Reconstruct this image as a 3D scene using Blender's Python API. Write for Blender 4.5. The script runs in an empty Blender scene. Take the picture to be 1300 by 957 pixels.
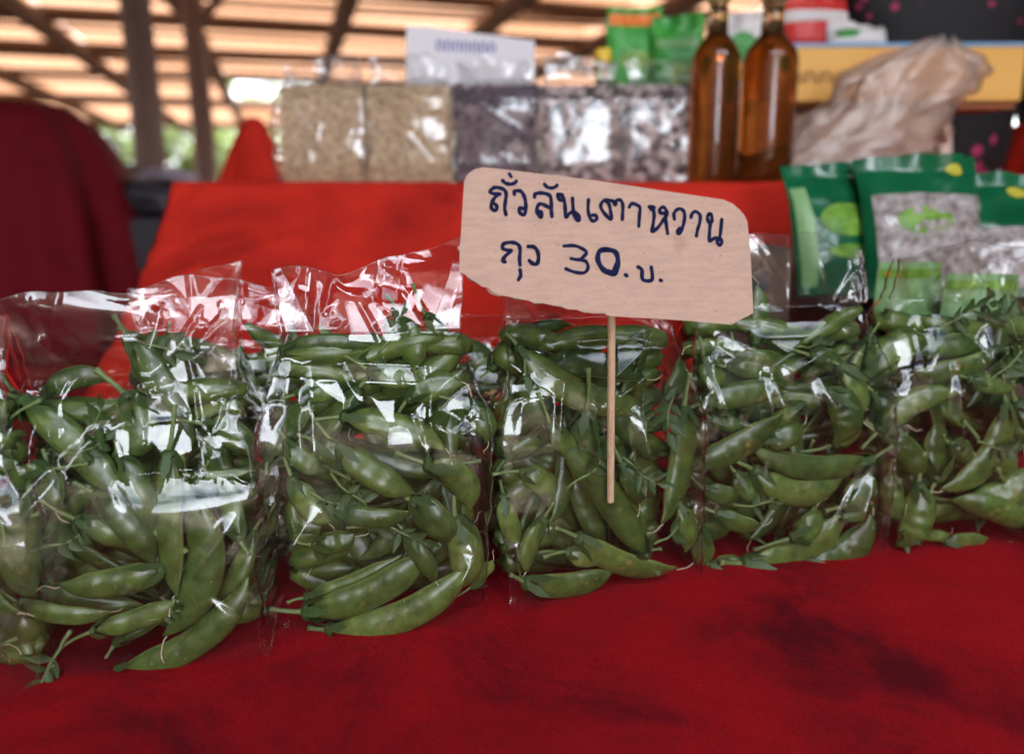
import bpy, bmesh, math, random
import numpy as np
from mathutils import Vector, Matrix, noise
from mathutils.geometry import delaunay_2d_cdt

SC = bpy.context.scene
COL = SC.collection
R = math.radians
rnd = random.Random(7)

# ------------------------------------------------------------------ camera
F, CX, CY, PITCH, HC = 1000.0, 650.0, 434.0, R(11.0), 0.31
cam_d = bpy.data.cameras.new("camera")
cam = bpy.data.objects.new("camera", cam_d)
COL.objects.link(cam)
cam_d.sensor_width = 36.0
cam_d.lens = 36.0 * F / 1300.0
cam_d.shift_y = -(478.5 - CY) / 1300.0
cam_d.clip_start = 0.02
cam_d.clip_end = 500.0
cam.location = (0, 0, HC)
cam.rotation_euler = (R(90) - PITCH, 0, 0)
cam_d.dof.use_dof = True
cam_d.dof.focus_distance = 0.565
cam_d.dof.aperture_fstop = 2.9
cam_d.dof.aperture_blades = 0
SC.camera = cam

# ------------------------------------------------------------------ light and exposure
SUN_EL, SUN_AZ = R(52), R(-28)          # azimuth measured from +Y towards +X
w = bpy.data.worlds.new("World")
SC.world = w
w.use_nodes = True
nt = w.node_tree
for n in list(nt.nodes):
    nt.nodes.remove(n)
wo = nt.nodes.new("ShaderNodeOutputWorld")
bg = nt.nodes.new("ShaderNodeBackground")
sky = nt.nodes.new("ShaderNodeTexSky")
sky.sky_type = 'NISHITA'
sky.sun_disc = False
sky.sun_elevation = SUN_EL
sky.sun_rotation = SUN_AZ
sky.dust_density = 3.0
tc = nt.nodes.new("ShaderNodeTexCoord")
cn = nt.nodes.new("ShaderNodeTexNoise")
cn.inputs["Scale"].default_value = 2.2
cn.inputs["Detail"].default_value = 5.0
cr = nt.nodes.new("ShaderNodeValToRGB")
cr.color_ramp.elements[0].position = 0.40
cr.color_ramp.elements[1].position = 0.56
mx = nt.nodes.new("ShaderNodeMix")
mx.data_type = 'RGBA'
mx.inputs[7].default_value = (27.0, 28.5, 31.0, 1)      # bright cloud
nt.links.new(tc.outputs["Generated"], cn.inputs["Vector"])
nt.links.new(cn.outputs["Fac"], cr.inputs["Fac"])
nt.links.new(cr.outputs["Color"], mx.inputs[0])
nt.links.new(sky.outputs["Color"], mx.inputs[6])
nt.links.new(mx.outputs[2], bg.inputs["Color"])
bg.inputs["Strength"].default_value = 0.14
nt.links.new(bg.outputs[0], wo.inputs[0])

sd = bpy.data.lights.new("sun", 'SUN')
sd.energy = 4.5
sd.angle = R(0.5)
sd.color = (1.0, 0.93, 0.84)
sun = bpy.data.objects.new("sun", sd)
COL.objects.link(sun)
sdir = Vector((math.sin(SUN_AZ) * math.cos(SUN_EL), math.cos(SUN_AZ) * math.cos(SUN_EL), math.sin(SUN_EL)))
sun.rotation_euler = sdir.to_track_quat('Z', 'Y').to_euler()
sun.location = sdir * 40

SC.view_settings.view_transform = 'Standard'
SC.view_settings.look = 'None'
SC.view_settings.gamma = 1.0
SC.view_settings.exposure = 1.85
SC.cycles.transparent_max_bounces = 40
SC.cycles.max_bounces = 10
SC.cycles.glossy_bounces = 4
SC.cycles.transmission_bounces = 8
SC.cycles.caustics_reflective = False
SC.cycles.caustics_refractive = False
SC.cycles.sample_clamp_indirect = 6.0


def ray(px, py):
    x, u = (px - CX) / F, -(py - CY) / F
    c, s = math.cos(PITCH), math.sin(PITCH)
    return Vector((x, c + u * s, -s + u * c))


def at_z(px, py, z):
    r = ray(px, py)
    return Vector((0, 0, HC)) + r * ((z - HC) / r.z)


def at_y(px, py, y):
    r = ray(px, py)
    return Vector((0, 0, HC)) + r * (y / r.y)


def at_plane(px, py, o, n):
    r = ray(px, py)
    c = Vector((0, 0, HC))
    return c + r * ((o - c).dot(n) / r.dot(n))


# ------------------------------------------------------------------ materials
def new_mat(name):
    m = bpy.data.materials.new(name)
    m.use_nodes = True
    t = m.node_tree
    for n in list(t.nodes):
        t.nodes.remove(n)
    o = t.nodes.new("ShaderNodeOutputMaterial")
    return m, t, o


def N(t, kind, **kw):
    n = t.nodes.new(kind)
    for k, v in kw.items():
        if k.startswith("_"):
            setattr(n, k[1:], v)
        else:
            n.inputs[k.replace("__", " ")].default_value = v
    return n


def rgba(c):
    return (c[0], c[1], c[2], 1.0)


def mat(name, c1, c2=None, rough=0.6, scale=30.0, bump=0.15, bscale=None, dist=0.001, metal=0.0, spec=0.5,
        trans=0.0, lo=0.35, hi=0.65, stretch=None, coat=0.0, ior=1.45, sss=0.0):
    m, t, o = new_mat(name)
    p = N(t, "ShaderNodeBsdfPrincipled", Roughness=rough, Metallic=metal)
    p.inputs["Specular IOR Level"].default_value = spec
    p.inputs["Transmission Weight"].default_value = trans
    p.inputs["Coat Weight"].default_value = coat
    p.inputs["IOR"].default_value = ior
    if sss:
        p.inputs["Subsurface Weight"].default_value = sss
        p.inputs["Subsurface Scale"].default_value = 0.004
    co = N(t, "ShaderNodeTexCoord")
    src = co.outputs["Object"]
    if stretch:
        mp = N(t, "ShaderNodeMapping")
        mp.inputs["Scale"].default_value = stretch
        t.links.new(src, mp.inputs["Vector"])
        src = mp.outputs[0]
    no = N(t, "ShaderNodeTexNoise", Scale=scale, Detail=6.0, Roughness=0.6)
    t.links.new(src, no.inputs["Vector"])
    if c2 is not None:
        r = N(t, "ShaderNodeValToRGB")
        r.color_ramp.elements[0].position = lo
        r.color_ramp.elements[1].position = hi
        r.color_ramp.elements[0].color = rgba(c1)
        r.color_ramp.elements[1].color = rgba(c2)
        t.links.new(no.outputs["Fac"], r.inputs["Fac"])
        t.links.new(r.outputs["Color"], p.inputs["Base Color"])
    else:
        p.inputs["Base Color"].default_value = rgba(c1)
    if bump:
        b = N(t, "ShaderNodeBump", Strength=bump, Distance=dist)
        if bscale:
            n2 = N(t, "ShaderNodeTexNoise", Scale=bscale, Detail=4.0)
            t.links.new(src, n2.inputs["Vector"])
            t.links.new(n2.outputs["Fac"], b.inputs["Height"])
        else:
            t.links.new(no.outputs["Fac"], b.inputs["Height"])
        t.links.new(b.outputs[0], p.inputs["Normal"])
    t.links.new(p.outputs[0], o.inputs["Surface"])
    return m


def pod_material():
    m, t, o = new_mat("pea pod skin")
    p = N(t, "ShaderNodeBsdfPrincipled", Roughness=0.30)
    p.inputs["Specular IOR Level"].default_value = 0.6
    co = N(t, "ShaderNodeTexCoord")
    oi = N(t, "ShaderNodeObjectInfo")
    no = N(t, "ShaderNodeTexNoise", Scale=85.0, Detail=6.0, Roughness=0.65)
    t.links.new(co.outputs["Object"], no.inputs["Vector"])
    base = N(t, "ShaderNodeValToRGB")
    base.color_ramp.elements[0].color = (0.022, 0.050, 0.010, 1)
    base.color_ramp.elements[0].position = 0.3
    base.color_ramp.elements[1].color = (0.092, 0.152, 0.029, 1)
    base.color_ramp.elements[1].position = 0.7
    t.links.new(no.outputs["Fac"], base.inputs["Fac"])
    # individual hue: some pods darker, some yellower
    hv = N(t, "ShaderNodeHueSaturation", Saturation=0.98)
    mr = N(t, "ShaderNodeMapRange")
    mr.inputs["To Min"].default_value = 0.62
    mr.inputs["To Max"].default_value = 1.38
    t.links.new(oi.outputs["Random"], mr.inputs["Value"])
    t.links.new(mr.outputs[0], hv.inputs["Value"])
    mh = N(t, "ShaderNodeMapRange")
    mh.inputs["To Min"].default_value = 0.52
    mh.inputs["To Max"].default_value = 0.482
    t.links.new(oi.outputs["Random"], mh.inputs["Value"])
    t.links.new(mh.outputs[0], hv.inputs["Hue"])
    t.links.new(base.outputs["Color"], hv.inputs["Color"])
    at = N(t, "ShaderNodeAttribute", _attribute_name="seam")
    m1 = N(t, "ShaderNodeMix", _data_type='RGBA')
    t.links.new(at.outputs["Fac"], m1.inputs[0])
    t.links.new(hv.outputs["Color"], m1.inputs[6])
    m1.inputs[7].default_value = (0.20, 0.26, 0.075, 1)
    # pale scars and specks
    n2 = N(t, "ShaderNodeTexNoise", Scale=430.0, Detail=2.0)
    t.links.new(co.outputs["Object"], n2.inputs["Vector"])
    r2 = N(t, "ShaderNodeValToRGB")
    r2.color_ramp.elements[0].position = 0.70
    r2.color_ramp.elements[1].position = 0.76
    t.links.new(n2.outputs["Fac"], r2.inputs["Fac"])
    m2 = N(t, "ShaderNodeMix", _data_type='RGBA')
    t.links.new(r2.outputs["Color"], m2.inputs[0])
    t.links.new(m1.outputs[2], m2.inputs[6])
    m2.inputs[7].default_value = (0.34, 0.38, 0.20, 1)
    # brown bruises, few
    n3 = N(t, "ShaderNodeTexNoise", Scale=34.0, Detail=5.0, Roughness=0.7)
    t.links.new(co.outputs["Object"], n3.inputs["Vector"])
    r3 = N(t, "ShaderNodeValToRGB")
    r3.color_ramp.elements[0].position = 0.66
    r3.color_ramp.elements[1].position = 0.74
    t.links.new(n3.outputs["Fac"], r3.inputs["Fac"])
    m3 = N(t, "ShaderNodeMix", _data_type='RGBA')
    t.links.new(r3.outputs["Color"], m3.inputs[0])
    t.links.new(m2.outputs[2], m3.inputs[6])
    m3.inputs[7].default_value = (0.24, 0.19, 0.07, 1)
    t.links.new(m3.outputs[2], p.inputs["Base Color"])
    b = N(t, "ShaderNodeBump", Strength=0.25, Distance=0.0006)
    t.links.new(no.outputs["Fac"], b.inputs["Height"])
    t.links.new(b.outputs[0], p.inputs["Normal"])
    t.links.new(p.outputs[0], o.inputs["Surface"])
    return m


def film_material(name="cellophane", veil=(0.9, 0.88, 0.88, 1), tint=(0.985, 0.98, 0.98), streak=(70, 70, 22), bs=0.08, milky=0.004, rough=0.02):
    m, t, o = new_mat(name)
    tr = N(t, "ShaderNodeBsdfTransparent", Color=rgba(tint))
    gl = N(t, "ShaderNodeBsdfGlossy", Roughness=rough)
    df = N(t, "ShaderNodeBsdfTranslucent", Color=veil)
    d2 = N(t, "ShaderNodeBsdfDiffuse", Color=veil)
    fr = N(t, "ShaderNodeFresnel", IOR=1.5)
    ge = N(t, "ShaderNodeNewGeometry")
    io = N(t, "ShaderNodeMapRange")                 # a thin sheet reflects alike from both sides
    io.inputs["To Min"].default_value = 1.5
    io.inputs["To Max"].default_value = 1 / 1.5
    t.links.new(ge.outputs["Backfacing"], io.inputs["Value"])
    t.links.new(io.outputs[0], fr.inputs["IOR"])
    mu = N(t, "ShaderNodeMath", _operation='MULTIPLY', _use_clamp=True)
    mu.inputs[1].default_value = 1.7
    co = N(t, "ShaderNodeTexCoord")
    mp = N(t, "ShaderNodeMapping")
    mp.inputs["Scale"].default_value = streak
    no = N(t, "ShaderNodeTexNoise", Scale=1.0, Detail=3.0, Distortion=0.6)
    b = N(t, "ShaderNodeBump", Strength=bs, Distance=0.0012)
    t.links.new(co.outputs["Object"], mp.inputs["Vector"])
    t.links.new(mp.outputs[0], no.inputs["Vector"])
    t.links.new(no.outputs["Fac"], b.inputs["Height"])
    t.links.new(b.outputs[0], gl.inputs["Normal"])
    t.links.new(b.outputs[0], fr.inputs["Normal"])
    t.links.new(fr.outputs[0], mu.inputs[0])
    ma = N(t, "ShaderNodeMixShader")
    ma.inputs[0].default_value = 0.5
    t.links.new(df.outputs[0], ma.inputs[1])
    t.links.new(d2.outputs[0], ma.inputs[2])
    mb = N(t, "ShaderNodeMixShader")
    mb.inputs[0].default_value = milky
    t.links.new(tr.outputs[0], mb.inputs[1])
    t.links.new(ma.outputs[0], mb.inputs[2])
    mc = N(t, "ShaderNodeMixShader")
    t.links.new(mu.outputs[0], mc.inputs[0])
    t.links.new(mb.outputs[0], mc.inputs[1])
    t.links.new(gl.outputs[0], mc.inputs[2])
    t.links.new(mc.outputs[0], o.inputs["Surface"])
    return m


def cloth_material(name, c, stain, s_amt=(0.5, 0.62), stain_scale=9.0):
    m, t, o = new_mat(name)
    p = N(t, "ShaderNodeBsdfPrincipled", Roughness=0.85)
    p.inputs["Specular IOR Level"].default_value = 0.15
    p.inputs["Sheen Weight"].default_value = 0.15
    p.inputs["Sheen Tint"].default_value = rgba(c)
    co = N(t, "ShaderNodeTexCoord")
    no = N(t, "ShaderNodeTexNoise", Scale=stain_scale, Detail=8.0, Roughness=0.62, Distortion=0.4)
    t.links.new(co.outputs["Object"], no.inputs["Vector"])
    r = N(t, "ShaderNodeValToRGB")
    r.color_ramp.elements[0].position = s_amt[0]
    r.color_ramp.elements[1].position = s_amt[1]
    r.color_ramp.elements[0].color = rgba(c)
    r.color_ramp.elements[1].color = rgba(stain)
    e = r.color_ramp.elements.new((s_amt[0] * 0.45 + s_amt[1] * 0.55))
    e.color = rgba([c[i] * 0.62 + stain[i] * 0.38 for i in range(3)])
    t.links.new(no.outputs["Fac"], r.inputs["Fac"])
    # small dark spots
    n4 = N(t, "ShaderNodeTexNoise", Scale=stain_scale * 7, Detail=5.0, Roughness=0.7)
    t.links.new(co.outputs["Object"], n4.inputs["Vector"])
    r4 = N(t, "ShaderNodeValToRGB")
    r4.color_ramp.elements[0].position = 0.66
    r4.color_ramp.elements[1].position = 0.72
    t.links.new(n4.outputs["Fac"], r4.inputs["Fac"])
    m4 = N(t, "ShaderNodeMix", _data_type='RGBA')
    t.links.new(r4.outputs["Color"], m4.inputs[0])
    t.links.new(r.outputs["Color"], m4.inputs[6])
    m4.inputs[7].default_value = rgba(stain)
    # felt-like nap
    n5 = N(t, "ShaderNodeTexNoise", Scale=900.0, Detail=2.0)
    rg = N(t, "ShaderNodeMapRange")
    rg.inputs["From Min"].default_value = 0.3
    rg.inputs["From Max"].default_value = 0.7
    rg.inputs["To Min"].default_value = 0.62
    rg.inputs["To Max"].default_value = 1.30
    t.links.new(n5.outputs["Fac"], rg.inputs["Value"])
    hs = N(t, "ShaderNodeHueSaturation")
    t.links.new(rg.outputs[0], hs.inputs["Value"])
    t.links.new(m4.outputs[2], hs.inputs["Color"])
    t.links.new(hs.outputs[0], p.inputs["Base Color"])
    n6 = N(t, "ShaderNodeTexNoise", Scale=60.0, Detail=4.0)
    t.links.new(co.outputs["Object"], n5.inputs["Vector"])
    t.links.new(co.outputs["Object"], n6.inputs["Vector"])
    ad = N(t, "ShaderNodeMath", _operation='ADD')
    t.links.new(n5.outputs["Fac"], ad.inputs[0])
    t.links.new(n6.outputs["Fac"], ad.inputs[1])
    b = N(t, "ShaderNodeBump", Strength=0.5, Distance=0.001)
    t.links.new(ad.outputs[0], b.inputs["Height"])
    t.links.new(b.outputs[0], p.inputs["Normal"])
    t.links.new(p.outputs[0], o.inputs["Surface"])
    return m


def panel_material():
    """thin sun-bleached sheet: light passes through it"""
    m, t, o = new_mat("translucent roof sheet")
    co = N(t, "ShaderNodeTexCoord")
    wv = N(t, "ShaderNodeTexWave", Scale=9.0, Distortion=0.4)
    t.links.new(co.outputs["Object"], wv.inputs["Vector"])
    oi = N(t, "ShaderNodeObjectInfo")
    r = N(t, "ShaderNodeValToRGB")
    r.color_ramp.elements[0].color = (0.12, 0.052, 0.024, 1)
    r.color_ramp.elements[1].color = (0.27, 0.155, 0.095, 1)
    mr = N(t, "ShaderNodeMath", _operation='MULTIPLY_ADD')
    mr.inputs[1].default_value = 0.35
    t.links.new(wv.outputs["Fac"], mr.inputs[0])
    ml = N(t, "ShaderNodeMath", _operation='MULTIPLY')
    ml.inputs[1].default_value = 0.65
    t.links.new(oi.outputs["Random"], ml.inputs[0])
    t.links.new(ml.outputs[0], mr.inputs[2])
    t.links.new(mr.outputs[0], r.inputs["Fac"])
    d = N(t, "ShaderNodeBsdfDiffuse")
    tl = N(t, "ShaderNodeBsdfTranslucent")
    t.links.new(r.outputs["Color"], d.inputs["Color"])
    t.links.new(r.outputs["Color"], tl.inputs["Color"])
    ms = N(t, "ShaderNodeMixShader")
    ms.inputs[0].default_value = 0.72
    t.links.new(d.outputs[0], ms.inputs[1])
    t.links.new(tl.outputs[0], ms.inputs[2])
    t.links.new(ms.outputs[0], o.inputs["Surface"])
    return m


def leaf_material(name, c1, c2):
    m, t, o = new_mat(name)
    p = N(t, "ShaderNodeBsdfPrincipled", Roughness=0.5)
    co = N(t, "ShaderNodeTexCoord")
    no = N(t, "ShaderNodeTexNoise", Scale=120.0, Detail=4.0)
    r = N(t, "ShaderNodeValToRGB")
    r.color_ramp.elements[0].color = rgba(c1)
    r.color_ramp.elements[1].color = rgba(c2)
    t.links.new(co.outputs["Object"], no.inputs["Vector"])
    t.links.new(no.outputs["Fac"], r.inputs["Fac"])
    t.links.new(r.outputs["Color"], p.inputs["Base Color"])
    tl = N(t, "ShaderNodeBsdfTranslucent")
    t.links.new(r.outputs["Color"], tl.inputs["Color"])
    ms = N(t, "ShaderNodeMixShader")
    ms.inputs[0].default_value = 0.25
    t.links.new(p.outputs[0], ms.inputs[1])
    t.links.new(tl.outputs[0], ms.inputs[2])
    t.links.new(ms.outputs[0], o.inputs["Surface"])
    return m


M = {}
M['pod'] = pod_material()
M['film'] = film_material()
M['seam'] = film_material('doubled cellophane edge', milky=0.05, rough=0.06)
M['seam'].node_tree.nodes['Math'].inputs[1].default_value = 3.0
M['film_far'] = film_material("thick clear plastic", milky=0.06, streak=(30, 30, 12), bs=0.6, rough=0.06)
M['film_far'].node_tree.nodes["Math"].inputs[1].default_value = 2.0
M['stem'] = leaf_material("pea stem", (0.13, 0.20, 0.06), (0.24, 0.32, 0.12))
M['calyx'] = leaf_material("pea calyx leaf", (0.028, 0.068, 0.016), (0.075, 0.135, 0.035))
M['dry'] = mat("dried flower", (0.42, 0.34, 0.20), (0.62, 0.56, 0.40), rough=0.8, scale=200)
M['red'] = cloth_material("red table cloth", (0.33, 0.004, 0.008), (0.095, 0.002, 0.006), (0.42, 0.64), 6.5)
M['red2'] = cloth_material("bright red cloth", (0.56, 0.024, 0.012), (0.16, 0.004, 0.006), (0.46, 0.72), 6.0)
M['red3'] = cloth_material("red cloth darkened for shade", (0.12, 0.003, 0.007), (0.05, 0.002, 0.004), (0.5, 0.7), 3.0)  # shade on the left drape is put into this base colour
M['card'] = mat("brown cardboard", (0.50, 0.345, 0.275), (0.58, 0.40, 0.315), rough=0.9, scale=90, bump=0.18, bscale=40, dist=0.0010,
                stretch=(0.6, 1, 3), spec=0.15)
M['cardedge'] = mat("torn cardboard edge", (0.16, 0.10, 0.06), (0.50, 0.37, 0.26), rough=0.95, scale=500)
M['stain'] = mat("brown stain", (0.42, 0.29, 0.21), (0.47, 0.34, 0.26), rough=0.9, scale=200, bump=0)
M['ink'] = mat("blue marker ink", (0.002, 0.004, 0.030), (0.005, 0.009, 0.060), rough=0.7, spec=0.2, scale=260, bump=0)
M['inkfaint'] = mat("faded blue ink", (0.10, 0.12, 0.34), rough=0.6, bump=0)
M['wood'] = mat("pale bamboo skewer", (0.52, 0.36, 0.22), (0.66, 0.48, 0.31), rough=0.6, scale=60, stretch=(8, 8, 0.6))
M['white'] = mat("white card", (0.74, 0.72, 0.76), rough=0.7, bump=0)
M['tan'] = mat("tan seeds", (0.42, 0.28, 0.15), (0.78, 0.60, 0.38), rough=0.6, scale=90, bump=0)
M['purple'] = mat("dark purple beans", (0.012, 0.007, 0.012), (0.20, 0.13, 0.18), rough=0.4, scale=90, bump=0)
M['grey'] = mat("mottled grey brown seeds", (0.07, 0.045, 0.05), (0.66, 0.54, 0.52), rough=0.5, scale=60, bump=0, lo=0.45, hi=0.55)
M['oil'] = mat("amber oil", (0.40, 0.11, 0.018), rough=0.05, trans=0.88, ior=1.45, bump=0)
M['neckglass'] = mat("clear amber glass", (0.85, 0.62, 0.30), rough=0.05, trans=0.95, bump=0)
M['gold'] = mat("gold cap", (0.85, 0.60, 0.16), rough=0.25, metal=0.8, bump=0)
M['yellow'] = mat("yellow plastic", (0.85, 0.56, 0.05), rough=0.35, bump=0)
M['boxyellow'] = mat("orange yellow carton", (0.80, 0.42, 0.09), (0.84, 0.47, 0.11), rough=0.5, scale=8, bump=0)
M['boxblue'] = mat("blue carton top", (0.22, 0.42, 0.66), rough=0.5, bump=0)
M['brownprint'] = mat("brown print", (0.25, 0.10, 0.03), rough=0.6, bump=0)
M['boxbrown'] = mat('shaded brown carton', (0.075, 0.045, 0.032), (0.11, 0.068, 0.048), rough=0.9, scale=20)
M['beige'] = mat("beige kraft paper", (0.62, 0.47, 0.38), (0.74, 0.60, 0.50), rough=0.85, scale=9, bump=0.3, dist=0.004)
M['crumple'] = film_material("crumpled milky plastic", veil=(0.86, 0.73, 0.64, 1), tint=(0.92, 0.80, 0.68), streak=(55, 55, 55), bs=1.0, milky=0.45, rough=0.3)
M['greenfoil'] = mat("green foil", (0.004, 0.085, 0.034), (0.007, 0.13, 0.05), rough=0.24, scale=14, bump=0.35, dist=0.006, coat=0.4)
M['paleg'] = mat("pale green packet", (0.13, 0.30, 0.10), (0.26, 0.44, 0.20), rough=0.35, scale=16, bump=0.3, dist=0.004)
M['greenpack'] = mat("bright green packet", (0.02, 0.22, 0.03), (0.08, 0.40, 0.07), rough=0.4, scale=18, bump=0.2, dist=0.004)
M['orange'] = mat("orange print", (0.80, 0.22, 0.04), rough=0.5, bump=0)
M['yprint'] = mat("yellow print", (0.50, 0.46, 0.05), rough=0.4, bump=0)
M['leafprint'] = mat("leaf green print", (0.07, 0.20, 0.02), (0.22, 0.42, 0.05), rough=0.4, scale=60, bump=0)
M['window'] = mat("silvery seed window", (0.20, 0.15, 0.13), (0.62, 0.57, 0.57), rough=0.25, scale=70, bump=1.0, dist=0.012, coat=0.8)
M['redpack'] = mat("red printed packet", (0.55, 0.02, 0.02), (0.70, 0.06, 0.04), rough=0.4, scale=20, bump=0.2)
M['whitepack'] = mat("white glossy wrap", (0.72, 0.68, 0.66), rough=0.35, bump=0)
M['darkplastic'] = mat("black plastic", (0.012, 0.011, 0.014), (0.03, 0.026, 0.034), rough=0.5, scale=12)
M['mauve'] = mat("mauve grey sack", (0.34, 0.27, 0.33), (0.44, 0.36, 0.40), rough=0.8, scale=10)
M['rustbox'] = mat("rust brown box", (0.36, 0.13, 0.05), rough=0.7, scale=10)
M['timber'] = mat("dark roof timber", (0.055, 0.030, 0.020), (0.11, 0.062, 0.040), rough=0.85, scale=12, stretch=(1, 1, 8))
M['post'] = mat("weathered brown post", (0.13, 0.075, 0.060), (0.20, 0.12, 0.095), rough=0.85, scale=14, stretch=(6, 6, 1))
M['panel'] = panel_material()
M['darkcloth'] = mat('dark brown tarpaulin', (0.05, 0.035, 0.03), (0.08, 0.06, 0.05), rough=0.9, scale=4)
M['tin'] = mat('rusted tin sheet', (0.10, 0.06, 0.045), (0.20, 0.14, 0.11), rough=0.7, scale=4)
M['ground'] = mat("packed earth", (0.11, 0.075, 0.055), (0.19, 0.135, 0.10), rough=0.95, scale=3)
M['foliage'] = leaf_material("hedge leaf", (0.10, 0.16, 0.035), (0.26, 0.30, 0.09))
M['bark'] = mat("bark", (0.10, 0.07, 0.05), (0.17, 0.12, 0.09), rough=0.9, scale=20)
M['skin'] = mat("skin", (0.42, 0.24, 0.16), rough=0.5, sss=0.1)
M['hair'] = mat("black hair", (0.012, 0.010, 0.010), rough=0.45, scale=60, stretch=(1, 1, 8), bump=0.5)


def floral_material():
    m, t, o = new_mat("black fabric with pink flowers")
    p = N(t, "ShaderNodeBsdfPrincipled", Roughness=0.75)
    co = N(t, "ShaderNodeTexCoord")
    v = N(t, "ShaderNodeTexVoronoi", Scale=24.0, Randomness=1.0)
    n = N(t, "ShaderNodeTexNoise", Scale=30.0, Detail=2.0)
    t.links.new(co.outputs["Object"], v.inputs["Vector"])
    t.links.new(co.outputs["Object"], n.inputs["Vector"])
    ad = N(t, "ShaderNodeMath", _operation='MULTIPLY_ADD')
    ad.inputs[1].default_value = 0.25
    t.links.new(n.outputs["Fac"], ad.inputs[0])
    n2 = N(t, "ShaderNodeTexNoise", Scale=3.2, Detail=1.0)
    t.links.new(co.outputs["Object"], n2.inputs["Vector"])
    a2 = N(t, "ShaderNodeMath", _operation='MULTIPLY_ADD')
    a2.inputs[1].default_value = -1.2
    a2.inputs[2].default_value = 0.70
    t.links.new(n2.outputs["Fac"], a2.inputs[0])
    a3 = N(t, "ShaderNodeMath", _operation='ADD')
    t.links.new(v.outputs["Distance"], a3.inputs[0])
    t.links.new(a2.outputs[0], a3.inputs[1])
    t.links.new(a3.outputs[0], ad.inputs[2])
    r = N(t, "ShaderNodeValToRGB")
    r.color_ramp.elements[0].position = 0.34
    r.color_ramp.elements[0].color = (0.42, 0.03, 0.11, 1)
    r.color_ramp.elements[1].position = 0.40
    r.color_ramp.elements[1].color = (0.008, 0.007, 0.009, 1)
    t.links.new(ad.outputs[0], r.inputs["Fac"])
    t.links.new(r.outputs["Color"], p.inputs["Base Color"])
    t.links.new(p.outputs[0], o.inputs["Surface"])
    return m


M['floral'] = floral_material()


# ------------------------------------------------------------------ object helpers
def tag(o, label=None, cat=None, group=None, kind=None):
    if label:
        o['label'] = label
    if cat:
        o['category'] = cat
    if group:
        o['group'] = group
    if kind:
        o['kind'] = kind
    return o


def link(name, me, m=None, parent=None, loc=None, smooth=True):
    if m is not None and not me.materials:
        for q in (m if isinstance(m, (list, tuple)) else [m]):
            me.materials.append(q)
    o = bpy.data.objects.new(name, me)
    COL.objects.link(o)
    if loc is not None:
        o.location = loc
    if parent is not None:
        o.parent = parent
    return o


def empty(name, loc=(0, 0, 0), rz=0.0):
    o = bpy.data.objects.new(name, None)
    COL.objects.link(o)
    o.empty_display_size = 0.02
    o.location = loc
    o.rotation_euler = (0, 0, rz)
    return o


def pydata(name, v, f, smooth=True):
    me = bpy.data.meshes.new(name)
    me.from_pydata([tuple(p) for p in v], [], f)
    me.validate()
    if smooth:
        me.shade_smooth()
    me.update()
    return me


class MB:
    """collects simple shapes and links them as one mesh"""

    def __init__(s):
        s.v, s.f = [], []

    def add(s, v, f):
        k = len(s.v)
        s.v += [tuple(p) for p in v]
        s.f += [tuple(i + k for i in q) for q in f]
        return s

    def box(s, c, d, rz=0.0, bev=0.0, m=None):
        bm = bmesh.new()
        bmesh.ops.create_cube(bm, size=1.0)
        for q in bm.verts:
            q.co = Vector((q.co.x * d[0], q.co.y * d[1], q.co.z * d[2]))
        if bev:
            bmesh.ops.bevel(bm, geom=list(bm.edges), offset=bev, segments=2, affect='EDGES')
        mt = Matrix.Translation(Vector(c)) @ Matrix.Rotation(rz, 4, 'Z')
        if m is not None:
            mt = m @ mt
        bm.verts.index_update()
        s.add([mt @ q.co for q in bm.verts], [[x.index for x in fc.verts] for fc in bm.faces])
        bm.free()
        return s

    def tube(s, pts, r, n=8, cap=True):
        pts = [Vector(p) for p in pts]
        rr = r if isinstance(r, (list, tuple)) else [r] * len(pts)
        k = len(s.v)
        up = Vector((0, 0, 1))
        for i, p in enumerate(pts):
            t = (pts[min(i + 1, len(pts) - 1)] - pts[max(i - 1, 0)]).normalized()
            a = t.cross(up if abs(t.dot(up)) < 0.95 else Vector((1, 0, 0))).normalized()
            b = t.cross(a)
            for j in range(n):
                an = 2 * math.pi * j / n
                s.v.append(tuple(p + (a * math.cos(an) + b * math.sin(an)) * rr[i]))
        for i in range(len(pts) - 1):
            for j in range(n):
                s.f.append((k + i * n + j, k + i * n + (j + 1) % n, k + (i + 1) * n + (j + 1) % n, k + (i + 1) * n + j))
        if cap:
            s.f.append(tuple(k + j for j in reversed(range(n))))
            s.f.append(tuple(k + (len(pts) - 1) * n + j for j in range(n)))
        return s

    def lathe(s, prof, n=28, c=(0, 0, 0)):
        k = len(s.v)
        for r, z in prof:
            for j in range(n):
                a = 2 * math.pi * j / n
                s.v.append((c[0] + r * math.cos(a), c[1] + r * math.sin(a), c[2] + z))
        for i in range(len(prof) - 1):
            for j in range(n):
                s.f.append((k + i * n + j, k + i * n + (j + 1) % n, k + (i + 1) * n + (j + 1) % n, k + (i + 1) * n + j))
        s.f.append(tuple(k + j for j in reversed(range(n))))
        s.f.append(tuple(k + (len(prof) - 1) * n + j for j in range(n)))
        return s

    def build(s, name, m, parent=None, loc=None, smooth=False):
        return link(name, pydata(name, s.v, s.f, smooth), m, parent, loc)


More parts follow.
